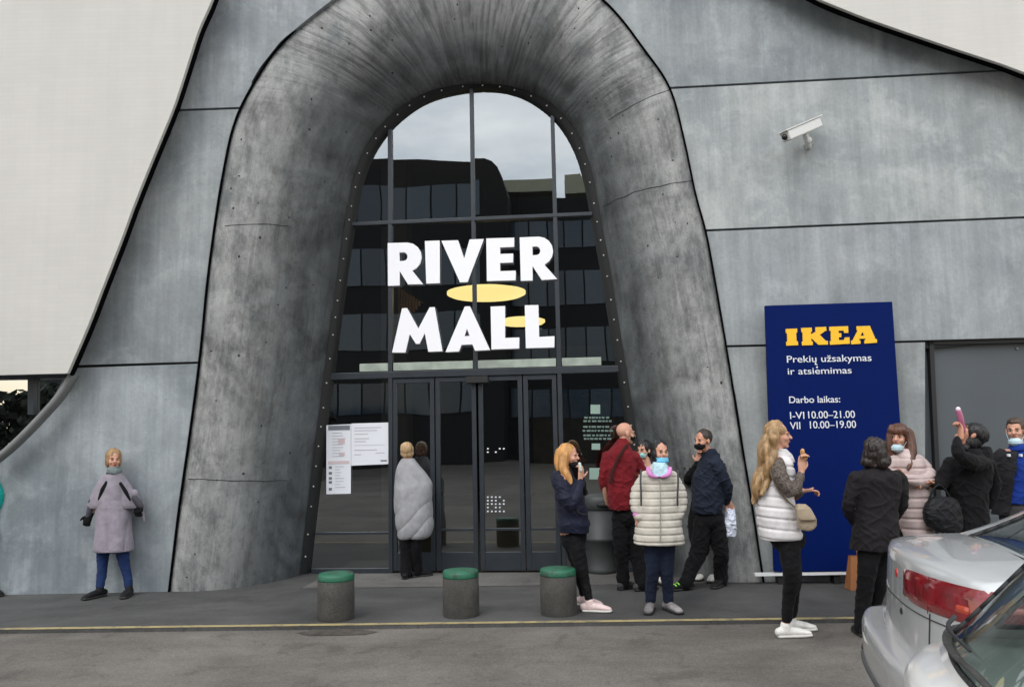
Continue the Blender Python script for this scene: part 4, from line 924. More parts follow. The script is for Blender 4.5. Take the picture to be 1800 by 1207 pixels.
class Fig:
    def __init__(s, label, foot, zg=0.0):
        s.O = on_z(foot[0], foot[1], zg); s.D = (s.O-CAM).dot(hf); s.k = s.D/F; s.zg = zg
        s.root = empty('person', s.O, YAW, label, 'person'); s.ext = MB()
    def loc(s, p): q = p-s.O; return V((q.dot(rgt0), q.dot(hf), q.z))
    def P(s, x, y, d=0): return s.loc(on_d(x, y, s.D+d))
    def Gd(s, x, y): return s.loc(on_z(x, y, s.zg))
    def tubes(s, mb, pts, r, **k): return mb.tube([s.P(*p) for p in pts], r, **k)
    def rows(s, mb, rows, sub=3, ex=2.35, n=26):
        pts = [V((0, y, 0)) for y, *_ in rows]; a = catmull([V((r[1], r[0], r[2])) for r in rows], sub); b = catmull([V((r[3], (r[4] if len(r) > 4 else 0), 0)) for r in rows], sub)
        vs = []; fs = []; 
        secs = []
        for p, q in zip(a, b):
            A = s.P(p.x+.025*(p.z-p.x), p.y, q.y); B = s.P(p.z-.025*(p.z-p.x), p.y, q.y); secs.append(((A+B)/2, (B-A)/2, q.x))
        for c, u, ry in secs:
            for j in range(n):
                an = 2*pi*j/n; ca = cos(an); sa = sin(an); e = 2/ex
                vs.append(c+u*(abs(ca)**e*(1 if ca >= 0 else -1))+V((0, ry*abs(sa)**e*(1 if sa >= 0 else -1), 0)))
        m = len(secs)
        for i in range(m-1):
            for j in range(n): p_ = i*n+j; q_ = i*n+(j+1) % n; fs.append((p_, q_, q_+n, p_+n))
        fs.append(tuple(range(n-1, -1, -1))); fs.append(tuple((m-1)*n+j for j in range(n))); return mb.add(vs, fs)
    # ---- head frame: face looks along -Y, eyes at z = 0
    def sethead(s, px, py, yaw=0, pitch=0, roll=0, sc=1.0, d=0):
        s.HC = s.P(px, py, d); yaw += math.degrees(math.atan((900-px)/F)); s.HR = Matrix.Rotation(radians(yaw), 3, 'Z') @ Matrix.Rotation(radians(roll), 3, 'Y') @ Matrix.Rotation(radians(pitch), 3, 'X'); s.hs = sc*.95
    def h(s, x, y, z): return s.HC+s.HR @ (V((x, y, z))*s.hs)
    def he(s, mb, c, r, **k): mb.ell(s.h(*c), tuple(q*s.hs for q in r), s.HR, **k)
    def headshape(s, mb):
        e = s.he
        e(mb, (0, .018, .028), (.074, .092, .084)); e(mb, (0, -.022, -.025), (.060, .062, .082)); e(mb, (0, -.030, -.075), (.045, .048, .036)); e(mb, (0, -.062, -.098), (.024, .022, .018))
        for q in (-1, 1):
            e(mb, (q*.034, -.056, -.030), (.026, .026, .024)); e(mb, (q*.030, -.078, .020), (.024, .010, .008)); e(mb, (q*.076, .012, -.012), (.010, .020, .031)); e(mb, (q*.011, -.092, -.026), (.008, .010, .007))
        mb.tube([s.h(0, -.080, .012), s.h(0, -.094, -.010), s.h(0, -.104, -.026)], [.009*s.hs, .011*s.hs, .013*s.hs], n=8)
        e(mb, (0, -.084, -.052), (.023, .011, .006)); e(mb, (0, -.082, -.062), (.020, .011, .007))
    def face(s, lips=(150, 80, 75), brow=(60, 42, 32)):
        for q in (-1, 1):
            mb = MB(); s.he(mb, (q*.030, -.0765, .002), (.0125, .008, .0055)); ey = mb.build('eye', mat('eye_white', srgb((165, 158, 152)), .35), s.root, smooth=True)
            mb = MB(); s.he(mb, (q*.030, -.0835, .002), (.0065, .0035, .0068)); mb.build('iris', mat('iris_dark', srgb((40, 28, 22)), .2), ey, smooth=True)
            mb = MB(); mb.tube([s.h(q*.015, -.090, .020), s.h(q*.030, -.090, .0245), s.h(q*.046, -.080, .019)], [.0024*s.hs], n=6); mb.build('eyebrow', cloth('brow_%d_%d_%d' % brow, brow), s.root, smooth=True)
        mb = MB(); s.he(mb, (0, -.0875, -.052), (.021, .009, .0045)); s.he(mb, (0, -.0865, -.060), (.018, .009, .0055)); mb.build('lips', cloth('lips_%d_%d_%d' % lips, lips, rough=.5), s.root, smooth=True)
    def hair(s, m, cap=1.0, extra=(), tubes=(), low=False, disp=.004, back=0, fringe=False, vox=.0055):
        mb = MB()
        s.he(mb, (0, .034+back, .034), (.083*cap, .098*cap, .090*cap))
        if low: s.he(mb, (0, .050, -.035), (.078, .070, .085))
        if fringe:
            for k in range(-5, 6): mb.tube([s.h(k*.012, -.045, .102), s.h(k*.0135, -.089+abs(k)*.003, .070), s.h(k*.0145, -.094+abs(k)*.005, .034)], [.013*s.hs, .012*s.hs, .008*s.hs], n=7)
        for c, r in extra: s.he(mb, c, r)
        for pts, r in tubes: s.tubes(mb, pts, r, n=10)
        melt(mb, 'hair', m, s.root, vox, 2, lambda c, n: disp*noise.noise(V((c.x*55, c.y*55, c.z*9)))+disp*1.2*noise.noise(V((c.x*18, c.y*18, c.z*7))))
    def mask(s, m, low=0, strap=True, big=1):
        mb = MB(); s.he(mb, (0, -.050-low*.1, -.048-low), (.060*big, .060*big, .040*big)); s.he(mb, (0, -.072, -.038-low), (.030, .040, .030))
        o = melt(mb, 'face_mask', m, s.root, .006, 3, lambda c, n: .002*sin(c.z*260))
        if strap:
            for q in (-1, 1):
                mb = MB(); mb.tube([s.h(q*.052, -.05, -.04-low), s.h(q*.078, -.005, -.015-low*.3), s.h(q*.080, .022, -.012)], [.0025], n=5); mb.build('ear_loop', m, o, smooth=True)
    def hand(s, mb, w, d, nrm, side=1, curl=.5, sc=1.0):
        d = V(d).normalized(); nrm = V(nrm); nrm = (nrm-d*nrm.dot(d)).normalized(); b = d.cross(nrm).normalized()*side
        mb.tube([w-d*.015, w+d*.02*sc, w+d*.055*sc, w+d*.085*sc], [(.026*sc, .018*sc), (.034*sc, .017*sc), (.040*sc, .015*sc), (.038*sc, .012*sc)], n=12, ref=nrm, sub=2)
        for i, ln in enumerate((.92, 1.0, .95, .76)):
            p = w+d*.085*sc+b*(1.5-i)*.0195*sc; dd = d.copy(); pts = [p-d*.012]; ax = b
            for j, sl in enumerate((.040, .026, .022)):
                dd = (Matrix.Rotation(-side*curl*(.45+.45*j), 3, ax) @ dd) if True else dd
                p = p+dd*sl*ln*sc; pts.append(p)
            mb.tube(pts, [.0098*sc, .0092*sc, .0085*sc, .0075*sc], n=8, sub=2)
        p = w+d*.025*sc+b*.028*sc; t1 = (d*.65+b*.75+nrm*.25).normalized(); t2 = (d*.9+b*.25+nrm*.35).normalized()
        mb.tube([p, p+t1*.038*sc, p+t1*.038*sc+t2*.034*sc], [.0135*sc, .0115*sc, .0085*sc], n=8, sub=2)
    def body(s, m, torso, arms, legs, hands=(), vox=.0065):
        mb = MB(); s.headshape(mb)
        nb = s.P(*torso[0]); mb.tube([nb-V((0, 0, .04)), nb, s.h(0, .020, -.075), s.h(0, .012, -.03)], [.070, .056*s.hs, .050*s.hs, .055*s.hs], n=12, sub=2)
        pts = [s.P(*p) for p in torso]; mb.tube(pts[::-1], [(.115, .085)]+[(.09, .070)]*(len(pts)-2)+[(.06, .045)], n=14)
        for a in arms: pp = [s.P(*p) for p in a]; mb.tube([pts[0]*.6+pp[0]*.4-V((0, 0, .02))]+pp, [.030, .036, .032, .024][:len(pp)+1], n=10)
        for a in legs:
            mb.tube(a, [.07, .058, .044, .040, .032], n=10)
            g_ = a[-1]; mb.ell((g_.x, g_.y, .05), (.030, .032, .045))
        for hd in hands: s.hand(mb, *hd)
        return melt(mb, 'body', m, s.root, vox, 3)
    def legs(s, A, B):
        s.L = [[s.P(*A[0]), s.P(*A[1]), s.Gd(*A[2])+V((0, 0, .09))], [s.P(*B[0]), s.P(*B[1]), s.Gd(*B[2])+V((0, 0, .09))]]
        return [[a[0], a[0].lerp(a[1], .5), a[1], a[1].lerp(a[2], .5)+V((0, .012, 0)), a[2]] for a in s.L]
    def trousers(s, m, r=(.098, .068, .052), end=.0, hip=(.16, .115), amp=.008, waist=None, seed=1, vox=.007):
        mb = MB()
        for a in s.L:
            e = a[2]+(a[1]-a[2]).normalized()*end; mb.tube([a[0], a[0].lerp(a[1], .5), a[1], a[1].lerp(e, .5)+V((0, .012, 0)), e], [r[0], (r[0]*.6+r[1]*.4), r[1], (r[1]+r[2])/2, r[2]], n=14, cap=True)
        c = (s.L[0][0]+s.L[1][0])/2; mb.ell(c+V((0, 0, .02)), (hip[0], hip[1], .13))
        if waist: s.tubes(mb, [waist, waist[:1]+(waist[1]+10,)+waist[2:]], [(hip[0]*.9, hip[1]*.95)])
        return melt(mb, 'trousers', m, s.root, vox, 3, folds(amp, 9, .5, seed))
    def shoe(s, i, yaw, m, sole, ln=1.0, tall=0):
        A = s.L[i][2].copy(); A.z = 0; t = V((sin(radians(yaw)), -cos(radians(yaw)), 0)); mb = MB()
        mb.tube([A-t*.055+V((0, 0, .045)), A+V((0, 0, .050)), A+t*.075*ln+V((0, 0, .045)), A+t*.135*ln+V((0, 0, .036)), A+t*.175*ln+V((0, 0, .030))], [(.036, .036), (.037, .042), (.043, .035), (.044, .026), (.033, .018)], n=12, ref=V((0, 0, 1)))
        mb.tube([A+V((0, 0, .05)), A+V((0, 0, .095+tall))], [.043, .041], n=12)
        sh = melt(mb, 'shoe', m, s.root, .006, 2, lambda c, n: .0015*noise.noise(c*60))
        mb = MB(); mb.tube([A-t*.06+V((0, 0, .014)), A+V((0, 0, .014)), A+t*.08*ln+V((0, 0, .014)), A+t*.14*ln+V((0, 0, .014)), A+t*.185*ln+V((0, 0, .016))], [(.038, .014), (.037, .014), (.045, .014), (.046, .014), (.036, .012)], n=12, ref=V((0, 0, 1)), ex=3)
        mb.build('sole', sole, sh, smooth=True)
    def cloth(s, name, m, rows=None, sleeves=(), disp=None, vox=.006, sm=4, ex=2.35, parent=None, ells=()):
        mb = MB()
        if rows: s.rows(mb, rows, ex=ex)
        for pts, r in sleeves: s.tubes(mb, pts, [q*.90 for q in r], n=14)
        for c, r in ells: mb.ell(s.P(*c), r)
        return melt(mb, name, m, parent or s.root, min(vox, .006), sm, disp)
    def strap(s, name, pts, r, m, **k): mb = MB(); s.tubes(mb, pts, r, n=8, **k); return mb.build(name, m, s.root, smooth=True)

M_BLACKC = cloth('black_cloth', (15, 15, 18)); M_BLACKT = cloth('black_leggings', (13, 13, 16), rough=.75); M_JEAN = cloth('blue_denim', (30, 48, 88)); M_NAVYJ = cloth('dark_navy_denim', (26, 33, 52))
M_SNK = cloth('white_sneaker', (225, 222, 218), rough=.5); M_SOLEW = mat('white_sole', srgb((205, 203, 198)), .6); M_SOLEB = mat('black_sole', (.02, .02, .02), .7)
M_MBLUE = cloth('mask_pale_blue', (150, 205, 225)); M_MBLK = cloth('mask_black', (18, 18, 22)); M_BSHOE = cloth('black_shoe', (24, 24, 26), rough=.5)

# 1 ---- woman in a mauve grey cape coat, arms out, at the far left
f = Fig('person in a mauve grey cape coat standing with feet apart at the left wall', (198, 1047))
f.sethead(200, 807, 8, 2, 0, 1.0); Lg = f.legs(((183, 955), (180, 992), (175, 1049)), ((213, 955), (219, 992), (226, 1047)))
f.body(M_SKINP, [(200, 834), (199, 880), (198, 945)], [[(184, 848), (173, 872), (160, 903)], [(216, 848), (230, 872), (243, 888)]], Lg, [(f.P(158, 905), (-.35, -.2, -1), (0, -1, 0), 1, 1.1, .85), (f.P(243, 888), (.1, -.3, -1), (0, -1, 0), -1, 1.2, .8)])
for hd in ((f.P(158, 905), (-.35, -.2, -1), (0, -1, 0), 1, 1.1, .92), (f.P(243, 888), (.1, -.3, -1), (0, -1, 0), -1, 1.2, .9)):
    gm = MB(); f.hand(gm, *hd); gm.tube([hd[0]-V(hd[1])*.03, hd[0]+V(hd[1])*.02, hd[0]+V(hd[1]).normalized()*.07], [.032, (.036, .024), (.044, .022)], n=12); melt(gm, 'glove', M_BLACKC, f.root, .005, 1, lambda c, n: .003)
f.face(); f.hair(hairm('hair_dark_blonde', (150, 118, 82)), 1.07, extra=[((0, .05, .085), (.05, .05, .035)), ((-.062, .01, -.02), (.026, .05, .075)), ((.062, .01, -.02), (.026, .05, .075))])
M_MAUVE = cloth('mauve_wool', (146, 139, 150), bump=.6); M_MAUVD = cloth('grey_knit', (82, 80, 88)) 
f.trousers(M_JEAN, (.078, .058, .046), end=.02, hip=(.14, .10)); 
f.cloth('coat', M_MAUVE, [(968, 166, 233, .16), (962, 165, 234, .165), (930, 170, 231, .155), (900, 171, 231, .15), (870, 174, 228, .14), (845, 178, 222, .125), (832, 186, 214, .09), (824, 191, 209, .07)], disp=drape(.013, 1.2, .5, 30, 2), vox=.008)
f.cloth('cape', M_MAUVE, [(893, 152, 247, .11), (886, 152, 247, .13), (870, 158, 240, .14), (852, 168, 230, .14), (838, 178, 220, .12), (829, 187, 213, .09), (823, 190, 209, .07)], sleeves=[([(236, 868, .03), (245, 890, .05), (252, 915, .06)], [.06, .045, .02])], disp=drape(.010, 1.35, 1.0, 36, 3), vox=.006, ex=2.0)
f.cloth('jumper_sleeve', M_MAUVD, sleeves=[([(162, 880, -.03), (158, 897, -.02), (155, 908, 0)], [.042, .038, .032])]); f.cloth('jumper_sleeve', M_MAUVD, sleeves=[([(236, 876, -.03), (243, 884, -.02), (248, 890, 0)], [.045, .04, .032])])
f.cloth('scarf', cloth('grey_green_scarf', (112, 122, 124)), [(832, 187, 213, .10, -.02), (825, 189, 212, .095, -.02), (819, 192, 209, .08, -.01)], disp=folds(.01, 14, 1.5, 4), vox=.006)
f.shoe(0, -25, M_BSHOE, M_SOLEB, 1.05); f.shoe(1, 8, M_BSHOE, M_SOLEB, 1.0)
for pts in ([(188, 846, -.125), (180, 860, -.14), (173, 878, -.13)], [(211, 848, -.125), (221, 864, -.14), (229, 879, -.13)]): f.strap('arm_slit', pts, [(.016, .006), (.022, .008), (.010, .005)], M_BLACKC)

# 2 ---- woman wrapped in a grey blanket, back to us, at the glass
f = Fig('person with short fair hair wrapped in a light grey blanket, back turned', (723, 1016))
f.sethead(716, 794, 172, 8, 0, .98); Lg = f.legs(((712, 930), (712, 965), (713, 1017)), ((733, 930), (732, 965), (733, 1014)))
f.body(M_SKINP, [(717, 822), (720, 870), (722, 930)], [[(700, 835), (702, 870), (708, 890, .12)], [(735, 838), (752, 855), (735, 870, .14)]], Lg)
f.face(); f.hair(hairm('hair_short_fair', (176, 146, 110)), 1.03, extra=[((0, .03, -.03), (.080, .072, .060)), ((.03, .06, .06), (.05, .05, .05))], disp=.005)
M_BLK = cloth('grey_wool_blanket', (158, 158, 162), bump=.7)
def bl(c, n):
    a = (c.z*1.0-c.x*.9); r = sstep(1.25, .55, c.z)
    return .010*r*(abs(sin((a*27+2*noise.noise(c*3))*.5))**.6*1.6-1)+.010*noise.noise(V((c.x*5, c.y*5, c.z*3)))
f.cloth('blanket', M_BLK, [(946, 701, 745, .10), (940, 697, 757, .13), (920, 694, 764, .155), (890, 692, 762, .165), (862, 691, 762, .17), (848, 692, 762, .16), (832, 694, 752, .145), (820, 697, 741, .12), (810, 702, 732, .09), (805, 706, 728, .07)], disp=bl, vox=.0075, ex=2.2)
f.trousers(cloth('black_trousers', (14, 14, 17)), (.085, .070, .066), end=-.03, hip=(.14, .10)); f.shoe(0, 180, M_BSHOE, M_SOLEB); f.shoe(1, 120, M_BSHOE, M_SOLEB)

# 3 ---- woman in a navy jacket holding a small thing near her mouth
f = Fig('person with ginger blonde hair in a navy jacket, hand raised to the mouth', (1030, 1070))
f.sethead(1001, 800, 68, 6, 0, .97); Lg = f.legs(((1006, 950, .05), (1016, 1000, .06), (1027, 1064)), ((1010, 948, -.03), (1024, 1002, -.08), (1037, 1075)))
f.body(M_SKINP, [(993, 830), (998, 870), (1005, 935)], [[(985, 842, .12), (1000, 885, .1), (1018, 850, .0)], [(988, 842, -.13), (1006, 886, -.17), (1020, 842, -.10)]], Lg, [(f.P(1020, 842, -.10), (.15, .1, 1), (.6, -.6, 0), 1, .9)])
f.face(brow=(120, 80, 50)); M_GING = hairm('hair_ginger', (188, 136, 78))
f.hair(M_GING, 1.03, low=True, tubes=[([(993, 800, -.05), (990, 822, -.08), (999, 838, -.12), (1003, 850, -.14)], [.05, .048, .036, .016]), ([(986, 795, .0), (983, 815, .0), (988, 832, -.03)], [.055, .05, .035]), ([(990, 800, .06), (988, 825, .06), (992, 840, .04)], [.05, .045, .03])])
M_NAVY = cloth('navy_padded', (26, 29, 48), rough=.55)
f.cloth('jacket', M_NAVY, [(936, 980, 1036, .15), (930, 979, 1038, .165), (905, 978, 1036, .165), (880, 975, 1030, .16), (855, 970, 1020, .16), (840, 971, 1013, .15), (830, 977, 1008, .12), (822, 984, 1002, .08)],
        sleeves=[([(984, 845, -.12), (991, 868, -.17), (1004, 888, -.19), (1014, 868, -.16), (1020, 848, -.11)], [.078, .075, .068, .058, .046]), ([(990, 845, .12), (1000, 885, .12), (1018, 860, .03)], [.075, .065, .05])], disp=lambda c, n: folds(.012, 8, .9, 5)(c, n)+.004*sin(c.z*50))
f.cloth('hood', M_NAVY, [(850, 968, 985, .10), (838, 967, 990, .12), (828, 972, 994, .11)], disp=folds(.01, 10, 1, 6))
f.strap('pocket_seam', [(1012, 890, -.17), (1018, 902, -.17), (1032, 904, -.14)], [.006], M_BLACK); f.mask(M_MBLK, low=.045, strap=True)
f.trousers(M_BLACKT, (.088, .060, .042), end=.03, hip=(.13, .12)); M_PINKS = cloth('pale_pink_shoe', (224, 200, 198), rough=.5); f.shoe(0, 60, M_PINKS, M_SOLEW); f.shoe(1, 78, M_PINKS, M_SOLEW, 1.05)
mb = MB(); c = f.P(1021, 826, -.13); mb.tube([c, c+V((-.01, 0, .06))], [.014], n=10); mb.build('vape_stick', mat('pale_mint_plastic', (.55, .68, .62), .3), f.root, smooth=True)

# 4 ---- bald man in a dark red sweatshirt, seen from behind
f = Fig('bald person in a dark red sweatshirt with a black face mask, seen from behind', (1108, 1036))
f.sethead(1100, 761, 115, 4, 0, 1.04); Lg = f.legs(((1090, 910), (1092, 970), (1096, 1036)), ((1114, 910), (1120, 970), (1127, 1038)))
f.body(M_SKINP, [(1092, 790), (1092, 850), (1100, 905)], [[(1066, 806), (1062, 850), (1068, 885, .1)], [(1116, 806), (1127, 845, .05), (1124, 820, .2)]], Lg)
f.face(); f.mask(M_MBLK, low=.0)
M_REDC = cloth('dark_red_fleece', (112, 26, 34), bump=.6)
f.cloth('sweatshirt', M_REDC, [(895, 1069, 1112, .135), (885, 1067, 1115, .145), (850, 1064, 1118, .15), (820, 1062, 1121, .15), (800, 1063, 1118, .14), (788, 1072, 1112, .12), (778, 1080, 1107, .08), (770, 1085, 1104, .065)],
        sleeves=[([(1068, 803), (1062, 835, .0), (1064, 858, .04), (1074, 870, .14)], [.078, .070, .060, .05]), ([(1115, 803), (1125, 825, .03), (1127, 842, .10), (1118, 838, .2)], [.078, .068, .06, .05])], disp=folds(.013, 8, .6, 7))
f.strap('shoulder_strap', [(1103, 781, -.10), (1090, 800, -.155), (1078, 825, -.165), (1073, 850, -.16)], [(.016, .004)], cloth('brown_strap', (58, 30, 26)))
f.trousers(M_BLACKC, (.092, .078, .066), end=-.03, hip=(.155, .12), amp=.012); f.shoe(0, 130, cloth('grey_shoe', (70, 70, 72)), M_SOLEB); f.shoe(1, 110, cloth('grey_shoe', (70, 70, 72)), M_SOLEB)

# 5 ---- dark haired woman between the red and the white coat
f = Fig('person with black hair and pale mask, mostly hidden behind the white jacket', (1140, 1026))
f.sethead(1131, 791, -30, 2, 0, .95); Lg = f.legs(((1128, 930), (1130, 975), (1128, 1028)), ((1148, 930), (1150, 975), (1158, 1026)))
f.body(M_SKINP, [(1138, 820), (1140, 870), (1139, 930)], [[(1122, 832), (1114, 865), (1128, 830, -.16)], [(1156, 832), (1162, 868), (1156, 900)]], Lg, [(f.P(1129, 830, -.16), (-.1, 0, 1), (0, 1, 0), 1, .8)])
f.face(brow=(20, 18, 18)); f.hair(hairm('hair_black', (20, 18, 22)), 1.06, low=True, tubes=[([(1140, 790, .05), (1145, 812, .05), (1144, 835, .03)], [.06, .055, .04])]); f.mask(cloth('mask_aqua', (160, 215, 215)), low=.008)
f.cloth('coat', M_BLACKC, [(935, 1118, 1160, .14), (900, 1118, 1160, .15), (860, 1119, 1160, .145), (835, 1120, 1158, .13), (820, 1128, 1150, .09)], sleeves=[([(1122, 835), (1115, 865, -.05), (1127, 840, -.15)], [.07, .06, .045])], disp=folds(.01, 8, .5, 8))
f.trousers(M_BLACKC, (.085, .07, .055), end=-.02); f.shoe(0, -20, M_BSHOE, M_SOLEB); f.shoe(1, 20, cloth('white_sneaker', (225, 222, 218)), M_SOLEB)

# 6 ---- woman in a quilted off-white jacket facing us
f = Fig('person facing the viewer in a quilted off-white jacket with a blue mask on the chin', (1160, 1076))
f.sethead(1161, 794, 22, 2, 0, .96); Lg = f.legs(((1148, 955), (1147, 1005), (1144, 1073)), ((1172, 955), (1173, 1005), (1176, 1073)))
f.body(M_SKINP, [(1158, 824), (1157, 870), (1158, 940)], [[(1130, 838), (1120, 875), (1118, 908)], [(1183, 838), (1195, 875), (1194, 908)]], Lg, [(f.P(1119, 906, -.06), (.25, -.1, -1), (0, -1, 0), -1, .9, .8), (f.P(1194, 906, -.06), (-.25, -.1, -1), (0, -1, 0), 1, .9, .8)])
f.face(brow=(22, 18, 18)); f.hair(hairm('hair_black', (20, 18, 22)), 1.03, low=True, extra=[((-.055, .01, -.03), (.035, .05, .07))]); f.mask(cloth('mask_blue', (110, 190, 225)), low=.035, big=1.05)
M_OFFW = cloth('offwhite_quilt', (192, 186, 176), rough=.6, bump=.2)
f.cloth('jacket', M_OFFW, [(955, 1113, 1204, .17), (948, 1112, 1205, .18), (925, 1115, 1200, .175), (890, 1118, 1196, .16), (865, 1125, 1190, .14), (845, 1127, 1187, .135), (832, 1132, 1184, .12), (822, 1138, 1178, .10), (815, 1145, 1172, .08)],
        sleeves=[([(1136, 838), (1122, 862, -.01), (1118, 885, -.03), (1123, 907, -.07)], [.070, .072, .064, .052]), ([(1180, 838), (1193, 862, -.01), (1197, 885, -.03), (1191, 907, -.07)], [.070, .072, .064, .052])], disp=puff(.064, .016), vox=.007, sm=2)
f.cloth('scarf', cloth('pale_blue_scarf', (176, 205, 215)), [(838, 1146, 1176, .05, -.12), (828, 1142, 1178, .10, -.05), (818, 1145, 1174, .095, -.03), (811, 1148, 1172, .08, -.02)], disp=folds(.01, 16, 1.5, 9), vox=.006)
M_PINKC = cloth('pink_collar', (205, 130, 190))
f.cloth('collar', M_PINKC, sleeves=[([(1139, 823, -.09), (1143, 834, -.15), (1156, 838, -.17)], [.022, .024, .012])], vox=.006); f.cloth('collar', M_PINKC, sleeves=[([(1178, 823, -.09), (1175, 834, -.15), (1162, 838, -.17)], [.022, .024, .012])], vox=.006)
f.cloth('cuff', M_PINKC, sleeves=[([(1119, 904, -.07), (1122, 907, -.08)], [.040, .036])], vox=.006); f.strap('jacket_zip', [(1160, 842, -.16), (1161, 880, -.178), (1161, 950, -.195)], [.005], cloth('zip_grey', (150, 146, 138)), sub=4)
for x in (1127, 1191): f.strap('rucksack_strap', [(x, 826, -.10), (x+(1 if x > 1150 else -1)*1, 845, -.155), (x, 870, -.165), (x, 888, -.15)], [(.009, .006)], cloth('strap_grey', (70, 70, 72)))
f.trousers(M_NAVYJ, (.088, .066, .050), end=.0, hip=(.14, .11)); M_GRS = cloth('grey_sneaker', (128, 124, 126), var=.5); f.shoe(0, -18, M_GRS, M_SOLEB, 1.05); f.shoe(1, 22, M_GRS, M_SOLEB, 1.05)

# 8 ---- person in black half hidden behind the man in the navy jacket
f = Fig('person in black with a hair bun, mostly hidden behind the bag holder', (1245, 1020))
f.sethead(1246, 782, -20, 0, 0, .95, .05); Lg = f.legs(((1240, 930), (1240, 970), (1238, 1018)), ((1254, 930), (1257, 975), (1256, 1020)))
f.body(M_SKINP, [(1244, 812), (1240, 870), (1242, 930)], [[(1226, 825), (1207, 846), (1226, 815, -.12)], [(1262, 825), (1268, 860), (1262, 890)]], Lg, [(f.P(1227, 814, -.12), (.2, 0, 1), (0, 1, 0), 1, .8)])
f.face(); f.hair(hairm('hair_black', (20, 18, 22)), 1.04, extra=[((-.01, .03, .140), (.042, .042, .038))])
f.cloth('coat', M_BLACKC, [(955, 1212, 1262, .14), (925, 1208, 1262, .16), (890, 1212, 1262, .155), (850, 1216, 1262, .145), (825, 1222, 1262, .13), (812, 1234, 1254, .09)], sleeves=[([(1226, 826), (1208, 845, -.05), (1215, 832, -.1), (1226, 814, -.12)], [.075, .062, .055, .045])], disp=folds(.013, 8, .5, 10))
f.trousers(M_BLACKC, (.085, .07, .055), end=.06); f.shoe(0, -40, M_SNK, M_SOLEB); f.shoe(1, -30, M_SNK, M_SOLEB)

# 7 ---- man in a navy jacket, black mask, bag behind his back
f = Fig('person in a navy jacket and black mask holding a white plastic bag behind the back', (1236, 1033))
f.sethead(1235, 774, -42, 3, 0, 1.02, -.06); Lg = f.legs(((1236, 915), (1226, 975), (1207, 1036)), ((1258, 915), (1268, 970), (1268, 1030)))
f.body(M_SKIN, [(1250, 802), (1250, 850), (1247, 915)], [[(1240, 815, .14), (1225, 860, .14), (1222, 880, .0)], [(1256, 816, -.14), (1274, 855, -.10), (1278, 882, .02)]], Lg, [(f.P(1279, 880, .02), (.5, 0, -1), (0, -1, 0), 1, 1.0)])
f.face(brow=(40, 28, 22)); f.hair(hairm('hair_dark_brown', (52, 40, 34)), 1.0, extra=[((0, .04, .05), (.078, .085, .075))]); f.mask(M_MBLK, low=.008, big=1.08)
M_NAVM = cloth('navy_cotton', (30, 36, 50), bump=.4)
f.cloth('jacket', M_NAVM, [(902, 1220, 1268, .14), (893, 1217, 1272, .155), (860, 1216, 1276, .165), (835, 1219, 1278, .165), (815, 1227, 1274, .15), (800, 1234, 1264, .12), (790, 1238, 1258, .085)],
        sleeves=[([(1258, 815, -.12), (1272, 838, -.15), (1280, 860, -.11), (1276, 880, -.01)], [.085, .078, .065, .05]), ([(1238, 815, .1), (1224, 850, .12), (1222, 875, .02)], [.08, .07, .055])], disp=folds(.018, 7, .6, 11))
f.cloth('collar', M_NAVM, [(802, 1231, 1262, .10, -.01), (795, 1233, 1260, .095, -.01), (788, 1237, 1257, .08, -.01)], vox=.007)
f.trousers(M_BLACKC, (.105, .088, .075), end=-.03, hip=(.165, .13), amp=.016, seed=4); M_GRN2 = cloth('black_green_shoe', (30, 34, 28)); f.shoe(0, -70, M_GRN2, M_SOLEB, 1.05); f.shoe(1, -40, M_BSHOE, M_SOLEB, 1.05)
A = f.L[0][2].copy(); mb = MB()
for k in range(3): t = V((-sin(radians(70)), -cos(radians(70)), 0)); u = V((t.y, -t.x, 0)); c = V((A.x, A.y, .078-.012*k))+t*(.07+.035*k); mb.tube([c-u*.03, c+V((0, 0, .012)), c+u*.03], [.007], n=6)
mb.build('lime_laces', mat('lime_lace', (.35, .85, .10), .5), f.root, smooth=True)
# the plastic bag in his hand: a thing of its own
bo_ = f.root.location+(rgt0*f.P(1283, 889, .02).x+hf*f.P(1283, 889, .02).y+V((0, 0, f.P(1283, 889, .02).z)))
bg_ = Fig('x', (1236, 1033)); bg_.root.name = 'plastic_bag'; tag(bg_.root, 'small white plastic carrier bag held by the person in the navy jacket', 'bag')
bg_.cloth('bag_body', mat('white_polythene', srgb((214, 220, 236)), .35, bump=.5, bscale=25), [(943, 1268, 1292, .045, .02), (936, 1267, 1296, .06, .02), (915, 1269, 1296, .06, .02), (902, 1273, 1293, .045, .02), (893, 1277, 1289, .025, .02)], disp=folds(.016, 16, .6, 12), vox=.006)
bg_.strap('bag_handle', [(1276, 900, .02), (1280, 887, .02), (1287, 886, .02), (1291, 900, .02)], [.009], mat('white_polythene', (1, 1, 1)))

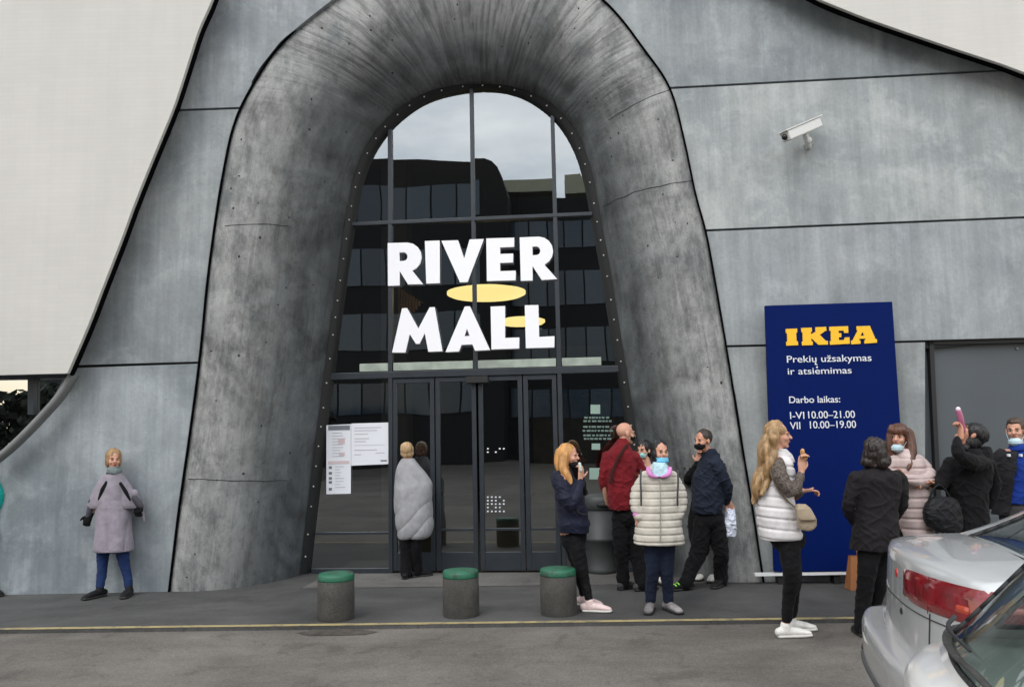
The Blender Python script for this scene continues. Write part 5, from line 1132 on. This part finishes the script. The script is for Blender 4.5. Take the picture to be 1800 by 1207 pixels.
# 9 ---- woman with very long hair eating a pastry
f = Fig('person with very long wavy blonde hair in a white padded waistcoat, eating', (1392, 1119), -.03)
f.sethead(1369, 764, 88, 2, 0, .98); Lg = f.legs(((1384, 950, .05), (1396, 1010, .06), (1392, 1108)), ((1386, 948, -.05), (1392, 1015, -.08), (1382, 1120)))
f.body(M_SKINP, [(1366, 795), (1374, 860), (1384, 940)], [[(1366, 812, -.14), (1388, 868, -.20), (1408, 830, -.14)], [(1374, 815, .12), (1392, 872, .10), (1410, 862, .02)]], Lg, [(f.P(1409, 828, -.14), (.1, .05, 1), (-.3, 1, 0), -1, .8), (f.P(1408, 863, .02), (1, 0, .1), (0, 0, 1), 1, .7)])
f.face(brow=(110, 84, 60)); M_LB = hairm('hair_long_blonde', (158, 126, 88))
def wave(x, y0, y1, d, r, ph, n=9): return ([(x(i/n)+2.5*sin(i*1.5+ph), y0+(y1-y0)*i/n, d+.02*cos(i*1.3+ph)) for i in range(n+1)], [r*(1-.55*(i/n)**3) for i in range(n+1)])
f.hair(M_LB, 1.05, low=True, disp=.008, extra=[((0, .05, .03), (.078, .08, .09)), ((0, .02, .10), (.05, .06, .03))], tubes=[wave(lambda t: 1357-20*t-10*t*t, 760, 872, -.08, .052, 0), wave(lambda t: 1351-18*t-10*t*t, 762, 880, .0, .058, 1.5), wave(lambda t: 1360-12*t-8*t*t, 765, 872, .07, .05, 3), wave(lambda t: 1361-12*t-8*t*t, 770, 868, -.13, .040, 4), wave(lambda t: 1346-16*t-6*t*t, 770, 884, -.04, .04, 2.2)])
M_WV = cloth('white_padded', (214, 210, 212), rough=.55, bump=.15); M_LACE = mat('brown_lace', srgb((92, 82, 76)), .8, bump=1, bscale=90, var=.6, vscale=70)
f.cloth('waistcoat', M_WV, [(947, 1336, 1408, .15), (940, 1334, 1410, .165), (915, 1331, 1404, .16), (885, 1328, 1396, .155), (855, 1334, 1396, .15), (835, 1342, 1396, .15), (815, 1348, 1392, .15), (800, 1352, 1386, .12), (790, 1357, 1379, .08)], disp=puff(.085, .014, .1), vox=.007, sm=2)
f.cloth('waistcoat_collar', M_WV, [(812, 1368, 1397, .09, -.01), (800, 1362, 1392, .10, -.01), (788, 1360, 1380, .085, -.01)], disp=folds(.006, 12, 1, 14), vox=.007)
f.cloth('lace_sleeve', M_LACE, sleeves=[([(1366, 815, -.13), (1372, 838, -.19), (1390, 864, -.21), (1402, 850, -.18), (1408, 832, -.14)], [.075, .072, .060, .05, .034])], disp=folds(.01, 12, 1, 15))
f.cloth('lace_sleeve', M_LACE, sleeves=[([(1376, 818, .12), (1390, 868, .10), (1408, 864, .02)], [.07, .055, .035])])
f.trousers(M_BLACKT, (.098, .070, .046), end=.06, hip=(.15, .13)); f.shoe(0, 85, M_SNK, M_SOLEW, 1.05); f.shoe(1, 95, M_SNK, M_SOLEW, 1.1)
f.strap('bag_strap', [(1350, 815, -.17), (1362, 850, -.18), (1380, 876, -.175), (1399, 892, -.18)], [.008], cloth('taupe_strap', (120, 106, 92)))
h_ = f
b9 = Fig('x', (1392, 1119), -.03); b9.root.name = 'shoulder_bag'; tag(b9.root, 'beige shoulder bag hanging at the hip of the long-haired eating person', 'bag'); M_BEI = cloth('beige_leather', (158, 142, 122), rough=.5)
o = b9.cloth('bag_body', M_BEI, [(932, 1408, 1420, .05, -.20), (926, 1403, 1434, .06, -.20), (910, 1400, 1434, .06, -.20), (893, 1397, 1424, .055, -.20), (885, 1399, 1416, .035, -.20)], disp=folds(.006, 14, 1, 16), vox=.006, ex=3)
b9.cloth('bag_flap', M_BEI, [(914, 1404, 1436, .020, -.262), (908, 1401, 1434, .022, -.262), (892, 1398, 1425, .022, -.255)], vox=.006, ex=3.5)
p9 = Fig('x', (1392, 1119), -.03); p9.root.name = 'pastry'; tag(p9.root, 'golden pastry held up in the hand of the long-haired person', 'food')
p9.cloth('bun', mat('golden_pastry', (.50, .27, .09), .6, bump=.6, bscale=40, var=.4, vscale=30), ells=[((1411, 796, -.15), (.022, .02, .040)), ((1415, 803, -.14), (.024, .022, .035))], vox=.005, disp=folds(.004, 30, 1, 2))

# 11 ---- woman in a pale pink quilted coat
f = Fig('person with a brown fringe in a pale pink quilted coat, one arm folded across', (1601, 1088))
f.sethead(1579, 767, -12, 2, 4, .98); Lg = f.legs(((1592, 950), (1592, 1010), (1592, 1086)), ((1612, 950), (1614, 1010), (1614, 1088)))
f.body(M_SKINP, [(1585, 798), (1592, 850), (1602, 940)], [[(1562, 815), (1560, 860), (1585, 845, -.16)], [(1612, 815), (1630, 850), (1590, 840, -.2)]], Lg, [(f.P(1592, 838, -.20), (-1, 0, .1), (0, -1, 0), 1, .5)])
f.face(lips=(165, 85, 80), brow=(50, 32, 26)); M_BRN = hairm('hair_brown', (88, 56, 42))
f.hair(M_BRN, 1.05, low=True, fringe=True, tubes=[([(1596, 760, -.02), (1602, 785, -.05), (1602, 808, -.10), (1596, 824, -.14)], [.045, .045, .036, .014]), ([(1566, 765, .0), (1564, 790, .0), (1566, 810, .02)], [.04, .04, .03]), ([(1592, 765, .05), (1597, 790, .05), (1600, 812, .0)], [.06, .055, .04])])
f.mask(cloth('mask_white_blue', (190, 215, 225)), low=.055)
M_PNK = cloth('pale_pink_quilt', (190, 172, 170), rough=.6, bump=.2)
f.cloth('coat', M_PNK, [(975, 1578, 1640, .15), (965, 1577, 1641, .16), (930, 1578, 1636, .16), (890, 1576, 1630, .155), (850, 1572, 1630, .15), (825, 1568, 1626, .15), (808, 1570, 1620, .135), (796, 1575, 1608, .10), (788, 1579, 1600, .08)],
        sleeves=[([(1612, 812), (1630, 832, -.05), (1622, 846, -.15), (1595, 842, -.21)], [.08, .075, .062, .048]), ([(1570, 812), (1562, 845, -.02), (1580, 858, -.12)], [.075, .068, .05])], disp=puff(.085, .016), vox=.0075, sm=2)
f.trousers(M_BLACKC, (.085, .068, .055), end=-.02); f.shoe(0, -10, M_BSHOE, M_SOLEB); f.shoe(1, 10, M_BSHOE, M_SOLEB)

# 10 ---- woman in a black suit from behind
f = Fig('person in a black trouser suit with dark shoulder-length hair, back to the viewer', (1518, 1116), -.03)
f.sethead(1541, 795, 165, 4, 0, 1.0); Lg = f.legs(((1530, 955, -.02), (1522, 1025, -.02), (1516, 1117)), ((1555, 955, .03), (1545, 1025, .04), (1530, 1108)))
f.body(M_SKIN, [(1540, 828), (1538, 880), (1540, 955)], [[(1508, 842), (1498, 888), (1506, 915, .12)], [(1572, 842), (1581, 880), (1572, 905, .15)]], Lg)
f.face(); M_DKH = hairm('hair_very_dark_brown', (38, 28, 26), .5)
f.hair(M_DKH, 1.12, extra=[((0, .045, -.02), (.105, .092, .105)), ((.03, .06, -.085), (.085, .07, .060)), ((-.04, .06, -.09), (.075, .065, .055)), ((-.065, .02, -.06), (.05, .06, .06)), ((.07, .02, -.05), (.05, .06, .06)), ((.0, .05, .05), (.09, .085, .07))], disp=.014)
M_SUIT = cloth('black_suit_cloth', (30, 27, 30), rough=.75)
f.cloth('blazer', M_SUIT, [(967, 1495, 1582, .145), (960, 1495, 1583, .155), (930, 1499, 1580, .15), (895, 1503, 1579, .14), (870, 1502, 1582, .14), (845, 1498, 1584, .145), (832, 1504, 1580, .13), (824, 1518, 1565, .10), (818, 1528, 1556, .07)],
        sleeves=[([(1506, 842), (1496, 868, .0), (1492, 892, .02), (1500, 915, .10)], [.085, .072, .062, .05]), ([(1577, 842), (1585, 868, .0), (1582, 890, .04), (1575, 905, .14)], [.085, .070, .062, .05])], disp=folds(.014, 7, .5, 17))
f.trousers(M_BLACKC, (.095, .072, .058), end=-.03, hip=(.16, .12), amp=.009); f.shoe(0, 175, M_BSHOE, M_SOLEB, .95); f.shoe(1, 170, M_BSHOE, M_SOLEB, .95)

# 13 ---- man in a blue shirt and dark jacket
f = Fig('person in a bright blue shirt under a dark open jacket, mask on chin', (1790, 1062))
f.sethead(1785, 756, -10, 2, 0, 1.02); Lg = f.legs(((1776, 900), (1776, 975), (1774, 1062)), ((1804, 900), (1806, 975), (1808, 1062)))
f.body(M_SKINP, [(1790, 785), (1790, 840), (1790, 900)], [[(1760, 800), (1742, 845, .06), (1758, 875, .14)], [(1822, 800), (1838, 845), (1832, 895)]], Lg)
f.face(brow=(60, 44, 34)); f.hair(hairm('hair_short_brown', (72, 54, 42)), 1.0, extra=[((0, .01, .075), (.066, .075, .045))]); f.mask(cloth('mask_white_blue', (190, 215, 225)), low=.06, big=1.04)
M_BSH = cloth('blue_shirt', (24, 52, 132)); M_DJ = cloth('dark_grey_jacket', (34, 33, 36))
f.cloth('shirt', M_BSH, [(885, 1762, 1818, .13), (870, 1762, 1818, .14), (840, 1764, 1818, .14), (810, 1764, 1820, .135), (795, 1772, 1812, .11), (784, 1778, 1804, .08)], disp=folds(.010, 9, .7, 18))
f.cloth('shirt_collar', M_BSH, [(792, 1774, 1808, .09, -.02), (785, 1776, 1806, .09, -.02), (779, 1779, 1803, .075, -.01)], vox=.007)
f.cloth('jacket_front', M_DJ, [(905, 1748, 1768, .11, .03), (870, 1748, 1772, .13, .03), (830, 1750, 1776, .15, .0), (805, 1754, 1780, .14, .0), (792, 1766, 1784, .11, .0)], sleeves=[([(1760, 802), (1746, 830, .04), (1740, 852, .06), (1752, 872, .12)], [.085, .075, .065, .055])], disp=folds(.012, 8, .6, 19))
f.cloth('jacket_front', M_DJ, [(905, 1812, 1838, .12, .03), (870, 1810, 1836, .13, .03), (830, 1808, 1834, .15, .0), (805, 1806, 1830, .14, .0), (792, 1800, 1818, .11, .0)], sleeves=[([(1822, 802), (1838, 845, .02), (1834, 890, .0)], [.085, .07, .055])], disp=folds(.012, 8, .6, 20))
mb = MB(); 
for x in (1775, 1796):
    c = f.P(x, 800, -.150); mb = MB(); mb.box((c.x-.010, c.y, c.z-.012), (c.x+.010, c.y+.03, c.z+.012)); mb.build('shirt_badge', M_SIGNW, f.root, bevel=.003)
f.trousers(cloth('grey_trousers', (62, 60, 62)), (.095, .075, .065), end=-.03, hip=(.155, .12)); f.shoe(0, -10, M_BSHOE, M_SOLEB); f.shoe(1, 10, M_BSHOE, M_SOLEB)

# 12 ---- person in black, head thrown back, drinking
f = Fig('person in black with head thrown back, drinking from a pink bottle', (1700, 1092))
f.sethead(1706, 762, -72, -48, 0, 1.0); Lg = f.legs(((1688, 955), (1688, 1015), (1686, 1088)), ((1716, 955), (1718, 1015), (1720, 1092)))
f.body(M_SKIN, [(1706, 800), (1703, 860), (1702, 945)], [[(1676, 815), (1645, 852, -.02), (1632, 849, -.05)], [(1720, 812, -.10), (1690, 802, -.25), (1683, 772, -.19)]], Lg, [(f.P(1640, 848, -.05), (-1, -.1, .05), (0, 0, 1), -1, .7), (f.P(1690, 768, -.12), (.1, .2, 1), (.8, 0, 0), 1, 1.1)])
f.face(brow=(20, 18, 18)); f.hair(hairm('hair_black', (20, 18, 22)), 1.10, low=True, extra=[((0, .06, -.04), (.085, .08, .10)), ((0, .06, -.12), (.07, .06, .07))], disp=.008)
f.cloth('jacket', M_BLACKC, [(985, 1668, 1738, .14), (960, 1666, 1740, .16), (920, 1668, 1736, .155), (880, 1668, 1734, .15), (850, 1662, 1740, .15), (825, 1662, 1745, .15), (808, 1672, 1738, .14), (796, 1688, 1726, .11), (788, 1694, 1720, .08)],
        sleeves=[([(1674, 818), (1660, 842, -.02), (1650, 852, -.05), (1640, 850, -.05)], [.095, .075, .06, .048]), ([(1730, 815, -.05), (1706, 812, -.22), (1684, 796, -.26), (1682, 775, -.2)], [.085, .072, .06, .048]), ([(1738, 818), (1748, 850, .03), (1740, 885, .05)], [.07, .06, .05])], disp=folds(.014, 7, .6, 21))
f.cloth('hood', M_BLACKC, [(815, 1690, 1745, .12, .03), (800, 1694, 1742, .13, .05), (785, 1700, 1738, .10, .07)], disp=folds(.01, 9, .8, 22))
f.trousers(M_BLACKC, (.09, .07, .058), end=-.02); f.shoe(0, -20, M_BSHOE, M_SOLEB); f.shoe(1, -10, M_BSHOE, M_SOLEB)
q = Fig('x', (1700, 1092)); q.root.name = 'black_handbag'; tag(q.root, 'black handbag hanging from the arm of the drinking person', 'bag')
q.cloth('bag_body', cloth('black_leather', (24, 25, 28), rough=.45), [(935, 1650, 1690, .06, -.12), (925, 1628, 1694, .075, -.12), (900, 1620, 1692, .08, -.12), (880, 1628, 1684, .06, -.12), (872, 1640, 1676, .035, -.12)], disp=folds(.010, 10, .8, 23), vox=.008)
q.strap('bag_handle', [(1632, 882, -.12), (1640, 860, -.12), (1652, 852, -.12), (1664, 864, -.12), (1672, 880, -.12)], [.009], cloth('black_leather', (1, 1, 1)))
q = Fig('x', (1700, 1092)); q.root.name = 'drink_bottle'; tag(q.root, 'small pink drink bottle tipped up to the mouth', 'bottle')
a_ = q.P(1685, 722, -.13); b_ = q.P(1694, 757, -.11); mb = MB(); mb.tube([b_, b_.lerp(a_, .45), b_.lerp(a_, .72), a_], [.015, .024, .025, .022], n=16, sub=2); mb.build('bottle_body', mat('pink_drink', (.42, .12, .22), .15, coat=.6), q.root, smooth=True)
mb = MB(); mb.tube([a_+(a_-b_)*.02, a_+(a_-b_)*.10], [.019], n=14, sub=1); mb.build('bottle_base', mat('bottle_pale', (.75, .68, .78), .3), q.root, smooth=True)

# 14 ---- someone in turquoise just cut off by the left edge
f = Fig('person in a turquoise jacket mostly cut off by the left edge of the view', (-26, 1046))
f.sethead(-26, 812, 60, 0, 0, 1.0); Lg = f.legs(((-34, 940), (-34, 985), (-36, 1046)), ((-18, 940), (-16, 985), (-14, 1046)))
f.body(M_SKINP, [(-27, 842), (-26, 880), (-26, 930)], [[(-46, 852), (-50, 885), (-44, 915)], [(-8, 852), (-3, 880), (-14, 905)]], Lg, [(f.P(-14, 905), (-.3, 0, -1), (0, -1, 0), 1, .7)])
f.face(); f.hair(hairm('hair_brown', (88, 56, 42)), 1.03); f.cloth('jacket', cloth('turquoise_nylon', (20, 158, 150), rough=.5), [(940, -50, -6, .14), (900, -50, -4, .15), (865, -50, -4, .15), (850, -42, -10, .12), (840, -36, -18, .08)], sleeves=[([(-8, 853), (-1, 870), (-3, 886), (-12, 900)], [.07, .062, .055, .045])], disp=folds(.01, 8, .6, 24))
f.trousers(M_JEAN, (.085, .068, .055), end=-.02); f.shoe(0, 60, M_BSHOE, M_SOLEB); f.shoe(1, 60, M_BSHOE, M_SOLEB)
bpy.data.scenes.remove(WORK)
